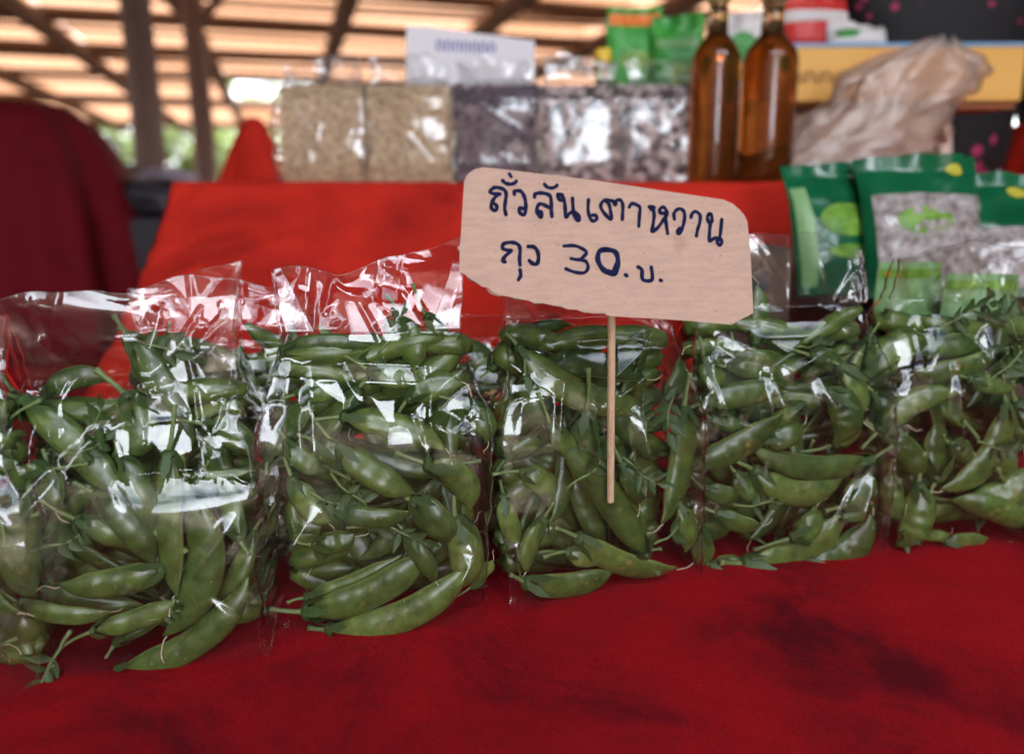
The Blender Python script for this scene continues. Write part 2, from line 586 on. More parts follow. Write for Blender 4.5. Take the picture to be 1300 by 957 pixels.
def sheet(nu, nv, fn, name, m, parent=None, thick=0.0, smooth=True):
    """grid surface fn(a, b), a and b in 0..1; given a thickness it becomes a closed sheet"""
    v = [fn(i / (nu - 1), j / (nv - 1)) for j in range(nv) for i in range(nu)]
    f = [(j * nu + i, j * nu + i + 1, (j + 1) * nu + i + 1, (j + 1) * nu + i) for j in range(nv - 1) for i in range(nu - 1)]
    o = link(name, pydata(name, v, f, smooth), m, parent)
    if thick:
        md = o.modifiers.new("thickness", 'SOLIDIFY')
        md.thickness = thick
        md.offset = -1
    return o


def fbm(x, y, z=0.0, o=4):
    return noise.fractal(Vector((x, y, z)), 1.0, 2.0, o)


def sstep(a, b, x):
    t = min(1, max(0, (x - a) / (b - a)))
    return t * t * (3 - 2 * t)


# ================================================================== SETTING
GZ = -0.75
gm = MB()
gm.add([(-250, -250, GZ), (250, -250, GZ), (250, 250, GZ), (-250, 250, GZ)], [(0, 1, 2, 3)])
tag(gm.build('ground', M['ground']), kind='structure')

# ---- market roof: rafters, purlins, translucent sheets (hall axis turned 16 degrees)
HALL = R(16)
roof = empty('market_roof', (0, 0, 0), HALL)
tag(roof, 'lean roof of bleached sheets laid over dark timber rafters and purlins', 'roof', kind='structure')
ROWS = [-2.9, -1.9, -0.8, 0.6, 2.0, 3.8, 5.6, 7.4, 9.3, 11.3, 13.6, 16.4, 20.5, 27.0]
COLS = [-15 + 1.75 * i for i in range(18)]
RZ = 2.55


def roof_z(y):
    return RZ - 0.012 * y


pm = {}
for ri in range(len(ROWS) - 1):
    y0, y1 = ROWS[ri], ROWS[ri + 1]
    for ci in range(len(COLS) - 1):
        x0, x1 = COLS[ci], COLS[ci + 1]
        mid = (x0 + x1) / 2
        if abs(mid) > 4.5 + (y1 + 2) * 1.1:
            continue
        if (ri, ci) in ((11, 8), (1, 8), (0, 9), (1, 9)):
            continue                                       # far gap shows sky; near gaps added as an unseen light opening
        key = ri
        if key not in pm:
            nx = 24
            dy = y1 - y0
            vv, ff = [], []
            for j in range(2):
                for i in range(nx + 1):
                    vv.append((i / nx * 1.75 - 0.875, (j - 0.5) * dy, 0.012 * math.sin(i * math.pi / 2) - 0.012 * (j - 0.5) * dy))
            for i in range(nx):
                ff.append((i, i + 1, nx + 2 + i, nx + 1 + i))
            pm[key] = pydata('roof_panel', vv, ff)
            pm[key].materials.append(M['panel'] if y0 > 7.0 else M['tin'])  # near sheets, out of view, made opaque to cut overhead light
        o = bpy.data.objects.new('roof_panel', pm[key])
        COL.objects.link(o)
        o.parent = roof
        o.location = (mid, (y0 + y1) / 2, roof_z((y0 + y1) / 2) + 0.10 + 0.004 * (ci % 2))
for y in ROWS:
    pr_ = random.Random(int(y * 10) + 50)
    wob = [(x_, y + pr_.uniform(-.10, .10), roof_z(y) + pr_.uniform(-.05, .05)) for x_ in range(-16, 17, 4)]
    MB().tube(wob, [pr_.uniform(.07, .11) for _ in wob], 7).build('purlin', M['timber'], roof)
    if y > 6:                                              # thin crooked battens between the main poles
        for q in (.35, .68):
            wob = [(x_, y + q * 2 + pr_.uniform(-.25, .25), roof_z(y) + .02) for x_ in range(-16, 17, 4)]
            MB().tube(wob, .03, 5).build('batten', M['timber'], roof)
for x in COLS:
    rb = MB()
    rb.tube([(x, -3.0, roof_z(-3.0) - 0.16), (x + 0.05, 12, roof_z(12) - 0.16), (x, 27.2, roof_z(27.2) - 0.16)], 0.12, 6)
    rb.build('rafter', M['timber'], roof)


def hall(p):
    return Matrix.Rotation(HALL, 4, 'Z') @ Vector(p)


# posts
for px_, d_, r_, lab in ((192, 5.2, 0.095, 'thick weathered post left of the thinner post, rising to the roof'),
                         (262, 7.6, 0.10, 'thinner brown post standing farther back between the red drapes')):
    p = at_y(px_, 240, d_)
    ph = empty('roof_post', (p.x, p.y, GZ))
    tag(ph, lab, 'post')
    top = RZ - GZ - 0.2
    MB().tube([(0, 0, 0), (0.01, 0, top * 0.5), (-0.02, 0, top)], [r_ * 1.1, r_, r_ * 0.95], 10).build('trunk', M['post'], ph)
    for s_ in (-1, 1):
        MB().tube([(0, 0, top - 0.62), (s_ * 0.55, 0, top)], 0.045, 6).build('brace', M['post'], ph)

# unseen cloths added at both sides to narrow the sky light
for sx, lab in ((-1, 'unseen dark cloth added to block sky light from the left'), (1, 'unseen dark cloth added to block sky light from the right')):
    sheet(60, 12, lambda a, b, sx=sx: (sx * 2.3 + .05 * math.sin(a * 50) * (1 - b), -2.9 + 5.6 * a, GZ + .05 + (RZ - GZ - .1) * b), 'side_blocker_cloth', M['darkcloth'], thick=.003)
    tag(bpy.data.objects['side_blocker_cloth' if sx < 0 else 'side_blocker_cloth.001'], lab, 'cloth')

# added unseen shed behind the viewer, keeps out low frontal light
blocker = empty('light_blocker', (0, -8.0, GZ))
tag(blocker, 'unseen added shed across the lane with shuttered bays', 'light blocker')
for xa, xb in ((-15, -0.8), (2.3, 15)):                    # gap left so a strip of low sky reflects in the bottles
    MB().box(((xa + xb) / 2, 0, 2.5), (xb - xa, 3, 5.0)).build('wall', M['tin'], blocker)
for xa, xb in ((-15.3, -0.65), (2.15, 15.3)):
    MB().box(((xa + xb) / 2, 0.2, 5.1), (xb - xa, 4, 0.12)).build('roof', M['tin'], blocker)
for k in (0, 1, 2, 3, 5, 6, 7, 8):
    MB().box((-12.4 + 3.1 * k, 1.52, 1.1), (1.6, 0.06, 2.1)).build('shutter', M['timber'], blocker)

# hedge and trees far beyond the hall
def leafy(name, loc, size, n, seed, label, cat='tree', trunk=True, leaf=0.16, col=None):
    rr = random.Random(seed)
    root = empty(name, loc)
    tag(root, label, cat, 'trees and shrubs beyond the hall')
    mb = MB()
    clumps = [(rr.uniform(-.5, .5) * size[0], rr.uniform(-.5, .5) * size[1], size[2] * rr.uniform(0.25, 0.95), rr.uniform(.16, .34) * size[0]) for _ in range(14)]
    for _ in range(n):
        c = rr.choice(clumps)
        d = Vector((rr.gauss(0, 1), rr.gauss(0, 1), rr.gauss(0, 1))).normalized() * c[3] * rr.uniform(.55, 1.05)
        q = Vector(c[:3]) + d
        a = Vector((rr.gauss(0, 1), rr.gauss(0, 1), rr.gauss(0, .6))).normalized() * leaf * rr.uniform(.6, 1.3)
        b = a.cross(Vector((rr.gauss(0, 1), rr.gauss(0, 1), 1))).normalized() * leaf * .4
        mb.add([q - a, q + b, q + a, q - b], [(0, 1, 2, 3)])
    mb.build('crown', col or M['foliage'], root)
    if trunk:
        MB().tube([(0, 0, 0), (size[0] * .03, 0, size[2] * .4), (0, 0, size[2] * .8)], [.14, .10, .04], 8).build('trunk', M['bark'], root)
    return root


for i, (px_, d_, s_, lb) in enumerate((
        (-60, 30, (6, 3, 3.6), 'sunlit bush beyond the hall, half hidden by the big red drape'),
        (95, 27, (5, 3, 3.0), 'yellow green bush beyond the hall beside the big red drape'),
        (175, 31, (5, 3, 2.6), 'low green bush beyond the hall behind the thick post'),
        (250, 29, (4, 3, 2.2), 'low bush beyond the hall seen between the two posts'),
        (330, 34, (5, 3, 2.8), 'hazy bush beyond the hall above the pointed red drape'),
        (450, 36, (6, 3, 2.6), 'far bush beyond the hall behind the tan seed bags'),
        (620, 36, (7, 3, 2.6), 'far bush beyond the hall behind the white card'))):
    p = at_y(px_, 240, d_)
    leafy('bush', (p.x, p.y, GZ), (s_[0], s_[1], s_[2] * 1.7), 2600, 40 + i, lb, 'bush', leaf=.2)

# ---- front table with its cloth
ROW = R(16.5)


def cloth_z(x, y):
    return 0.0028 * fbm(x * 5, y * 5, 2) + 0.0016 * fbm(x * 18, y * 18, 5) + 0.0022 * max(0, 1 - abs(noise.noise(Vector((x * 4 + 3, y * 6, 1.7)))) * 9)


table = empty('market_table', (0, 0, 0))
tag(table, 'long low stall table under a stained red cloth, carrying the pea bags', 'table')


def top_fn(a, b):
    x = -1.5 + 3.4 * a
    y = 0.22 + b * 1.18 + 0.0 * x
    z = cloth_z(x, y) - 0.003
    return (x, y, z)


sheet(180, 70, top_fn, 'tablecloth', M['red'], table, thick=0.002)


def front_fn(a, b):
    x = -1.5 + 3.4 * a
    fold = 0.018 * math.sin(x * 21 + 1.5 * math.sin(x * 5)) * b
    y = 0.22 - 0.012 * min(1, b * 12) - fold - 0.02 * b
    return (x, y, cloth_z(x, 0.22) - 0.003 - 0.66 * b)


sheet(200, 30, front_fn, 'cloth_skirt', M['red'], table, thick=0.002)
MB().box((0.2, 0.81, -0.025), (3.3, 1.14, 0.03)).build('tabletop', M['timber'], table)
for sx, sy in ((-1.35, 0.3), (1.75, 0.3), (-1.35, 1.3), (1.75, 1.3)):
    MB().box((sx, sy, (GZ - 0.04) / 2), (0.05, 0.05, -GZ - 0.04)).build('leg', M['timber'], table)

# ---- raised rear display, cloth falls forward over it
TY, TZ = 1.17, 0.3175
tier = empty('rear_display', (0, TY, 0))
tag(tier, 'raised rear display step under bright red cloth sloping down to the table', 'display stand')
TX0, TX1 = -0.495, 1.15


def tier_prof(b, x):
    """b 0..1 from rear edge over the top, round the front edge and down"""
    k = sstep(0.12, 0.34, x)
    run = 0.33 * (1 - k) + 0.06 * k
    if b < 0.35:
        return (0.5 - b / 0.35 * 0.5, TZ)
    q = (b - 0.35) / 0.65
    # rounded lip, then a sagging slope
    y = -run * q
    z = TZ - (TZ - 0.012) * (q ** 0.92)
    return (y, z)


def tier_fn(a, b):
    x = TX0 + (TX1 - TX0) * a
    y, z = tier_prof(b, x)
    q = max(0, (b - 0.35) / 0.65)
    lift = 0.013 * math.sin(x * 14 + 2 * q) * q + 0.030 * fbm(x * 3.5, q * 2.0, 3) * min(1, q * 3) + 0.006 * abs(fbm(x * 9 + q * 4, q * 5, 6)) * min(1, q * 4)
    z2 = z + lift * 0.8 + 0.0015 * fbm(x * 20, y * 20, 8)
    return (x, y - lift * 0.8, max(z2, 0.006))


sheet(150, 90, tier_fn, 'display_cloth', M['red2'], tier, thick=0.002)


def tier_side(a, b):
    y, z = tier_prof(a, TX0)
    return (TX0 + 0.002 - 0.03 * b + 0.01 * math.sin(a * 30) * b, y, z - b * (z + 0.35) if True else z)


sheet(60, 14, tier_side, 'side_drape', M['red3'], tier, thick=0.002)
MB().box(((TX0 + TX1) / 2, 0.27, (TZ - 0.01) / 2 - 0.0), (TX1 - TX0 - 0.03, 0.40, TZ - 0.03)).build('crate_base', M['timber'], tier)

# ================================================================== PODS
def pod_mesh(L, W, T, b, n_peas, twist, seed):
    rr = random.Random(seed)
    nr, ns = 30, 14
    v, seam = [], []
    ph = rr.random()
    for i in range(nr):
        s = i / (nr - 1)
        a_stem = math.sin(math.pi / 2 * min(1.0, s / 0.26)) ** 0.80 if s > 0 else 0.0
        q = (1 - s)
        a_tip = math.sin(math.pi / 2 * min(1.0, q / 0.36)) ** 0.78 if q > 0 else 0.0
        e = max(0.045, a_stem * a_tip) * (0.93 + 0.07 * math.sin(math.pi * s))
        bulge = 1 + 0.05 * math.cos(2 * math.pi * (n_peas * s + ph)) * (1 if 0.12 < s < 0.9 else 0)
        hw = W / 2 * e
        ht = T / 2 * (e ** 1.15) * bulge
        cy = b * 4 * s * (1 - s)
        cz = twist * math.sin(s * math.pi) * 0.004
        dy = b * 4 * (1 - 2 * s) / L
        tl = Vector((1, dy, 0)).normalized()
        nn = Vector((-tl.y, tl.x, 0))
        tw = twist * (s - 0.5) * 0.5
        # beak: tip bends towards the concave side
        beak = (-1 if b > 0 else 1) * max(0, s - 0.9) ** 1.3 * W * 2.2
        for j in range(ns):
            an = 2 * math.pi * j / ns
            c, sn = math.cos(an), math.sin(an)
            yy = hw * (abs(c) ** 0.9) * (1 if c > 0 else -1)
            zz = ht * (abs(sn) ** 0.95) * (1 if sn > 0 else -1)
            if abs(c) > 0.97:
                yy *= 1.045
            y2 = yy * math.cos(tw) - zz * math.sin(tw)
            z2 = yy * math.sin(tw) + zz * math.cos(tw)
            p = Vector((s * L, cy + beak, cz)) + nn * y2 + Vector((0, 0, 1)) * z2
            v.append(p)
            seam.append(1.0 if abs(c) > 0.97 and b * c < 0.0001 else (0.35 if abs(c) > 0.97 else 0.0))
    f = [(i * ns + j, i * ns + (j + 1) % ns, (i + 1) * ns + (j + 1) % ns, (i + 1) * ns + j) for i in range(nr - 1) for j in range(ns)]
    f.append(tuple(reversed(range(ns))))
    f.append(tuple((nr - 1) * ns + j for j in range(ns)))
    me = pydata('pod', v, f)
    at = me.attributes.new("seam", 'FLOAT', 'POINT')
    at.data.foreach_set("value", seam)
    me.materials.append(M['pod'])
    return me


def calyx_mesh(W, seed):
    rr = random.Random(seed)
    mb = MB()
    k = W * rr.uniform(0.75, 1.0)
    mb.lathe([(0.0008, -0.002), (k * .22, -0.001), (k * .30, 0.001), (k * .26, 0.003)], 10)
    mb.v = [(z, x, y) for x, y, z in mb.v]
    for s_ in range(5):
        a = s_ * 2 * math.pi / 5 + rr.uniform(-.3, .3)
        rad = Vector((0, math.cos(a), math.sin(a)))
        side = Vector((0, -math.sin(a), math.cos(a)))
        ln = k * rr.uniform(.65, 1.15)
        fl = rr.uniform(0.15, 0.9)
        p0 = rad * k * .24
        p1 = rad * k * (.34 + .18 * fl) + Vector((ln * .5, 0, 0))
        p2 = rad * k * (.30 + .55 * fl) + Vector((ln, 0, 0))
        wd = k * .17
        mb.add([p0 - side * wd * .7, p0 + side * wd * .7, p1 + side * wd, p1 - side * wd, p2, (p0 + p1) / 2 + rad * k * .03],
               [(0, 1, 5), (1, 2, 5), (2, 3, 5), (3, 0, 5), (3, 2, 4)])
    me = pydata('calyx', mb.v, mb.f)
    me.materials.append(M['calyx'])
    return me


def stem_mesh(W, L, seed):
    rr = random.Random(seed)
    c1 = Vector((0, rr.uniform(-1, 1), rr.uniform(-.5, .5)))
    pts = [Vector((-L * i / 6, 0, 0)) + c1 * (L * .25) * (i / 6) ** 2 for i in range(7)]
    r0 = W * .085
    mb = MB().tube(pts, [r0 * 1.3, r0, r0 * .9, r0 * .85, r0 * .85, r0 * .95, r0 * 1.25], 7)
    me = pydata('stem', mb.v, mb.f)
    me.materials.append(M['stem'])
    return me


def tendril_mesh(W, seed):
    rr = random.Random(seed)
    pts = [Vector((0, 0, 0))]
    d = Vector((1, rr.uniform(-.6, .6), rr.uniform(-.3, .3)))
    for i in range(7):
        d = (d + Vector((0, rr.uniform(-.7, .7), rr.uniform(-.5, .5)))).normalized()
        pts.append(pts[-1] + d * W * .11)
    mb = MB().tube(pts, W * .022, 5)
    me = pydata('dried_tip', mb.v, mb.f)
    me.materials.append(M['dry'])
    return me


CAL = [calyx_mesh(0.018, 100 + i) for i in range(6)]
STM = [stem_mesh(0.018, l, 200 + i) for i, l in enumerate((.010, .014, .020, .028, .012, .018))]
TEN = [tendril_mesh(0.018, 300 + i) for i in range(5)]


class Bag:
    """frame of one upright bag: u along its front, d into it, v up; leaning slightly back"""

    def __init__(s, bl, br, key, W=None, T=0.075, vs=0.115, vt=0.198, H=0.262, lean=3.0, top=None, z0=0.0, desc=''):
        s.O = at_z(bl[0], bl[1], z0) if not isinstance(bl, Vector) else bl
        e = at_z(br[0], br[1], z0) if not isinstance(br, Vector) else br
        x = (e - s.O)
        x.z = 0
        s.W = W or x.length
        s.U = x.normalized()
        dn = Vector((-s.U.y, s.U.x, 0))
        l = R(lean)
        s.V = Vector((0, 0, 1)) * math.cos(l) + dn * math.sin(l)
        s.D = dn * math.cos(l) - Vector((0, 0, 1)) * math.sin(l)
        s.T, s.vs, s.vt, s.H, s.key, s.desc = T, vs, vt, H, key, desc
        s.top = top or (0.0, 1.0)
        s.cell = 0.0025
        s.nu, s.nv = int(s.W / s.cell) + 1, int((s.vt + 0.06) / s.cell) + 1
        s.back = np.zeros((s.nu, s.nv))
        for i in range(s.nu):
            for j in range(s.nv):
                s.back[i, j] = s.front((i + .5) / s.nu * s.W, j * s.cell) + 0.0022
        s.objs = []

    def front(s, u, v):
        q = 2 * u / s.W - 1
        d = 0.010 * q ** 6
        # belly, then the shoulder leaning back to the crest
        k = min(1.0, max(0.0, (v - s.vs) / (s.vt + 0.012 - s.vs)))
        d += (s.T * 0.5) * (k ** 1.55)
        d += 0.006 * max(0.0, 1 - v / 0.03) ** 2
        return d

    def rear(s, u, v):
        k = min(1.0, max(0.0, (v - s.vs) / (s.vt + 0.012 - s.vs)))
        return s.T - s.T * 0.5 * k ** 1.8

    def P(s, u, d, v):
        return s.O + s.U * u + s.D * d + s.V * v

    def loc(s, p):
        q = p - s.O
        return q.dot(s.U), q.dot(s.D), q.dot(s.V)

    def unproj(s, px, py, d):
        return at_plane(px, py, s.O + s.D * d, s.D)


def local_samples(B, A, Bp, Mm, wd):
    out = []
    for i in range(13):
        s_ = i / 12
        p = A * (1 - s_) + Bp * s_ + (Mm - (A + Bp) / 2) * 4 * s_ * (1 - s_)
        u, d, v = B.loc(p)
        r_ = wd / 2 * max(.25, min(1, s_ / .15, (1 - s_) / .2))
        out.append((u, v, r_, s_))
    return out


def pack(B, smp, th, pc):
    """depth at both ends that puts the pod just behind what is already in front of it"""
    va, vb = [], []
    cells = []
    for u, v, r_, s_ in smp:
        n = int(r_ / B.cell) + 1
        ci, cj = int(u / B.W * B.nu), int(v / B.cell)
        for di in range(-n, n + 1):
            for dj in range(-n, n + 1):
                i, j = ci + di, cj + dj
                rho = math.hypot(di, dj) * B.cell / r_
                if 0 <= i < B.nu and 0 <= j < B.nv and rho < 1:
                    hh = th / 2 * math.sqrt(1 - rho * rho)
                    need = B.back[i, j] + hh * .8
                    (va if s_ < .5 else vb).append(need)
                    cells.append((i, j, s_, hh))
    if not va or not vb:
        return None
    da = float(np.percentile(va, pc))
    db = float(np.percentile(vb, pc))
    return da, db, cells


def settle(B, cells, da, db):
    for i, j, s_, hh in cells:
        d = da + (db - da) * min(1, max(0, (s_ - .25) * 2)) + hh * .85
        if d > B.back[i, j]:
            B.back[i, j] = d


POD_RECORDS = []
pod_seed = [0]


def place_pod(B, A, Bp, Mm, wd, roll, hero, flip=False, tip=True, stem=None):
    pod_seed[0] += 1
    sd_ = pod_seed[0]
    rr = random.Random(sd_ * 13 + 5)
    if flip:
        A, Bp = Bp, A
    X = (Bp - A)
    L = X.length
    X.normalize()
    nf = (-B.D)
    nf = (nf - X * nf.dot(X)).normalized()
    Y = nf.cross(X)
    bnd = (Mm - (A + Bp) / 2).dot(Y)
    rot = Matrix.Rotation(roll, 3, X)
    Z = rot @ nf
    Y = rot @ Y
    th = wd * rr.uniform(.42, .58)
    npe = max(3, round(L / 0.0125))
    me = pod_mesh(L, wd, th, bnd, npe, rr.uniform(-1, 1), sd_)
    o = link('pea_pod', me)
    mt = Matrix((X, Y, Z)).transposed().to_4x4()
    mt.translation = A
    o.matrix_world = mt
    k = wd / 0.018
    ang0 = math.atan2(bnd * 4, L)
    c = link('calyx', CAL[sd_ % 6], parent=o)
    c.location = (-0.0012, 0, 0)
    c.scale = (k, k, k)
    c.rotation_euler = (rr.uniform(0, 6), 0, ang0)
    if stem is not False:
        st = link('stem', STM[sd_ % 6 if stem is None else stem], parent=o)
        st.location = (-0.002, 0, 0)
        st.scale = (k, k, k)
        st.rotation_euler = (rr.uniform(0, 6), 0, ang0 + rr.uniform(-.3, .3))
    if tip and rr.random() < .45:
        tn = link('dried_tip', TEN[sd_ % 5], parent=o)
        tn.location = (L * .995, 0, 0)
        tn.scale = (k, k, k)
        tn.rotation_euler = (rr.uniform(0, 6), 0, -ang0)
    c_ = (A + Bp) / 2
    u, d, v = B.loc(c_)
    # describe by shape and direction
    du, dd, dv = (Bp - A).dot(B.U), 0, (Bp - A).dot(B.V)
    ang = math.degrees(math.atan2(abs(dv), abs(du)))
    dirn = 'upright' if ang > 62 else ('level' if ang < 22 else 'slanting')
    size = 'long' if L > .085 else ('short' if L < .052 else '')
    shp = 'curved' if abs(bnd) > .09 * L else 'straight'
    POD_RECORDS.append((o, B, u, v, hero, ' '.join(x for x in (size, shp, dirn) if x)))
    return o


def hero(B, x0, y0, x1, y1, wpx, bend=0, layer=0, roll=None, flip=False, stem=None, pc=66):
    rr = random.Random(int(x0 * 7 + y0 * 3))
    n0 = 0.006 + layer * 0.012
    dx, dy = x1 - x0, y1 - y0
    ln = math.hypot(dx, dy)
    mxp, myp = (x0 + x1) / 2 - dy / ln * bend, (y0 + y1) / 2 + dx / ln * bend
    for it in range(2):
        if it == 0:
            da = db = n0
        A, Bp = B.unproj(x0, y0, da), B.unproj(x1, y1, db)
        Mm = B.unproj(mxp, myp, (da + db) / 2)
        depth = (A - Vector((0, 0, HC))).dot(ray(CX, CY).normalized())
        wd = wpx * depth / F
        smp = local_samples(B, A, Bp, Mm, wd)
        r_ = pack(B, smp, wd * .6, pc)
        if r_ is None:
            return None
        da, db, cells = r_
        lim = B.T - 0.012
        da, db = min(da, lim), min(db, lim)
    A, Bp = B.unproj(x0, y0, da), B.unproj(x1, y1, db)
    Mm = B.unproj(mxp, myp, (da + db) / 2)
    settle(B, cells, da, db)
    if roll is None:
        roll = rr.uniform(-.45, .45) * (0.4 if abs(bend) > 14 else 1)
    return place_pod(B, A, Bp, Mm, wd, roll, True, flip, stem=stem)


def fill(B, n, seed, vmax=None, tries=400):
    rr = random.Random(seed)
    k = 0
    for _ in range(tries):
        if k >= n:
            break
        L = rr.uniform(.062, .095)
        wd = rr.uniform(.014, .019)
        an = rr.gauss(0, .9)
        best = None
        for _q in range(6):
            u1, v1 = rr.uniform(.02, B.W - .02), rr.uniform(.012, (vmax or B.vt) - .004)
            i1, j1 = int(u1 / B.W * B.nu), int(v1 / B.cell)
            sc = float(B.back[max(0, i1 - 4):i1 + 5, max(0, j1 - 4):j1 + 5].mean())
            if best is None or sc < best[0]:
                best = (sc, u1, v1)
        u0, v0 = best[1], best[2]
        h = L / 2
        du, dv = math.cos(an) * h, math.sin(an) * h
        if v0 - abs(dv) < .006 or u0 - abs(du) < .0 or u0 + abs(du) > B.W:
            continue
        if v0 + abs(dv) > B.vt + .018:
            continue
        A, Bp = B.P(u0 - du, .02, v0 - dv), B.P(u0 + du, .02, v0 + dv)
        bn = rr.uniform(-.010, .010)
        Mm = (A + Bp) / 2 + (B.V * math.cos(an) - B.U * math.sin(an)) * bn
        smp = local_samples(B, A, Bp, Mm, wd)
        r_ = pack(B, smp, wd * .6, 70)
        if r_ is None:
            continue
        da, db, cells = r_
        if max(da, db) > B.T - .010:
            continue
        push = min(.020, B.T - .010 - max(da, db))
        da, db = da + push, db + push
        settle(B, cells, da, db)
        A, Bp = B.P(u0 - du, da, v0 - dv), B.P(u0 + du, db, v0 + dv)
        Mm = B.P(*[(0)] * 3) + B.U * B.loc(Mm)[0] + B.V * B.loc(Mm)[2] + B.D * ((da + db) / 2)
        place_pod(B, A, Bp, Mm, wd, rr.uniform(-.6, .6), False, rr.random() < .5)
        k += 1
    return k


def sprig_mesh(seed):
    rr = random.Random(seed)
    st, lf = MB(), MB()
    pts = [Vector((0, 0, 0))]
    d = Vector((1, 0, 0))
    for i in range(6):
        d = (d + Vector((0, rr.uniform(-.35, .35), rr.uniform(-.2, .2)))).normalized()
        pts.append(pts[-1] + d * .0055)
    st.tube(pts, [.0011, .001, .0009, .0008, .0008, .0007, .0006], 6)
    for i in (3, 4, 5, 6):
        for sg in ((-1, 1) if i < 6 else (0.2,)):
            t = (pts[i] - pts[i - 1]).normalized()
            side = Vector((-t.y, t.x, rr.uniform(-.5, .5))).normalized() * sg
            dr = (t * rr.uniform(.3, 1) + side).normalized()
            up = Vector((0, 0, 1))
            pr = dr.cross(up).normalized()
            ln, wd = rr.uniform(.009, .016), rr.uniform(.0045, .0075)
            vv, n = [], 7
            curl = rr.uniform(-.004, .006)
            for a in range(n):
                q = a / (n - 1)
                ww = wd * math.sin(math.pi * min(1, q ** .75 * .97 + .03)) ** .9 * .5 * (1 - .25 * q) * (1 + .12 * math.sin(a * 2.6 + seed))
                c = pts[i] + dr * ln * q + up * (curl * q * q)
                vv += [c - pr * ww + up * ww * .35, c - up * 0.0004, c + pr * ww + up * ww * .35]
            ff = []
            for a in range(n - 1):
                for b in range(2):
                    ff.append((a * 3 + b, a * 3 + b + 1, a * 3 + b + 4, a * 3 + b + 3))
            lf.add(vv, ff)
    a = pydata('twig', st.v, st.f)
    b = pydata('leaves', lf.v, lf.f)
    a.materials.append(M['stem'])
    b.materials.append(M['calyx'])
    return a, b


SPR = [sprig_mesh(500 + i) for i in range(6)]
SPRIG_N = {}


def sprig(B, px, py, ang, scale=1.0, layer=0.004, k=0, label=None):
    u, d, v = B.loc(B.unproj(px, py, .01))
    if not (.012 < u < B.W - .012):
        return
    i, j = min(B.nu - 1, max(0, int(u / B.W * B.nu))), min(B.nv - 1, max(0, int(v / B.cell)))
    dd = min(float(B.back[i, j]), B.T - .02)
    d = max(B.front(u, v) + .004, dd * .0 + B.front(u, v) + layer)
    p = B.unproj(px, py, d)
    a, b = SPR[k % 6]
    root = link('pea_sprig', a)
    X = B.U * math.cos(ang) + B.V * math.sin(ang)
    Z = -B.D
    Y = Z.cross(X)
    mt = Matrix((X, Y, Z)).transposed().to_4x4() @ Matrix.Scale(scale, 4)
    mt.translation = p
    root.matrix_world = mt
    link('leaf', b, parent=root)
    SPRIG_N.setdefault(B.key, []).append((root, v))


# ------------------------------------------------------------------ the film of a bag
def tin(pts, hs, S, V):
    """piecewise linear surface through scattered points, evaluated at the arrays S, V"""
    vs, _, fs, *_ = delaunay_2d_cdt([Vector(p) for p in pts], [], [], 0, 1e-7)
    out = np.zeros(S.shape)
    # match output verts back to heights
    P = np.array(pts)
    H = []
    for v in vs:
        k = int(np.argmin((P[:, 0] - v.x) ** 2 + (P[:, 1] - v.y) ** 2))
        H.append(hs[k])
    for f in fs:
        a, b, c = [vs[i] for i in f]
        x0, x1 = min(a.x, b.x, c.x), max(a.x, b.x, c.x)
        y0, y1 = min(a.y, b.y, c.y), max(a.y, b.y, c.y)
        m_ = (S >= x0) & (S <= x1) & (V >= y0) & (V <= y1)
        if not m_.any():
            continue
        s_, v_ = S[m_], V[m_]
        den = (b.y - c.y) * (a.x - c.x) + (c.x - b.x) * (a.y - c.y)
        if abs(den) < 1e-14:
            continue
        l1 = ((b.y - c.y) * (s_ - c.x) + (c.x - b.x) * (v_ - c.y)) / den
        l2 = ((c.y - a.y) * (s_ - c.x) + (a.x - c.x) * (v_ - c.y)) / den
        l3 = 1 - l1 - l2
        ok = (l1 >= -1e-6) & (l2 >= -1e-6) & (l3 >= -1e-6)
        val = l1 * H[f[0]] + l2 * H[f[1]] + l3 * H[f[2]]
        cur = out[m_]
        cur[ok] = val[ok]
        out[m_] = cur
    return out


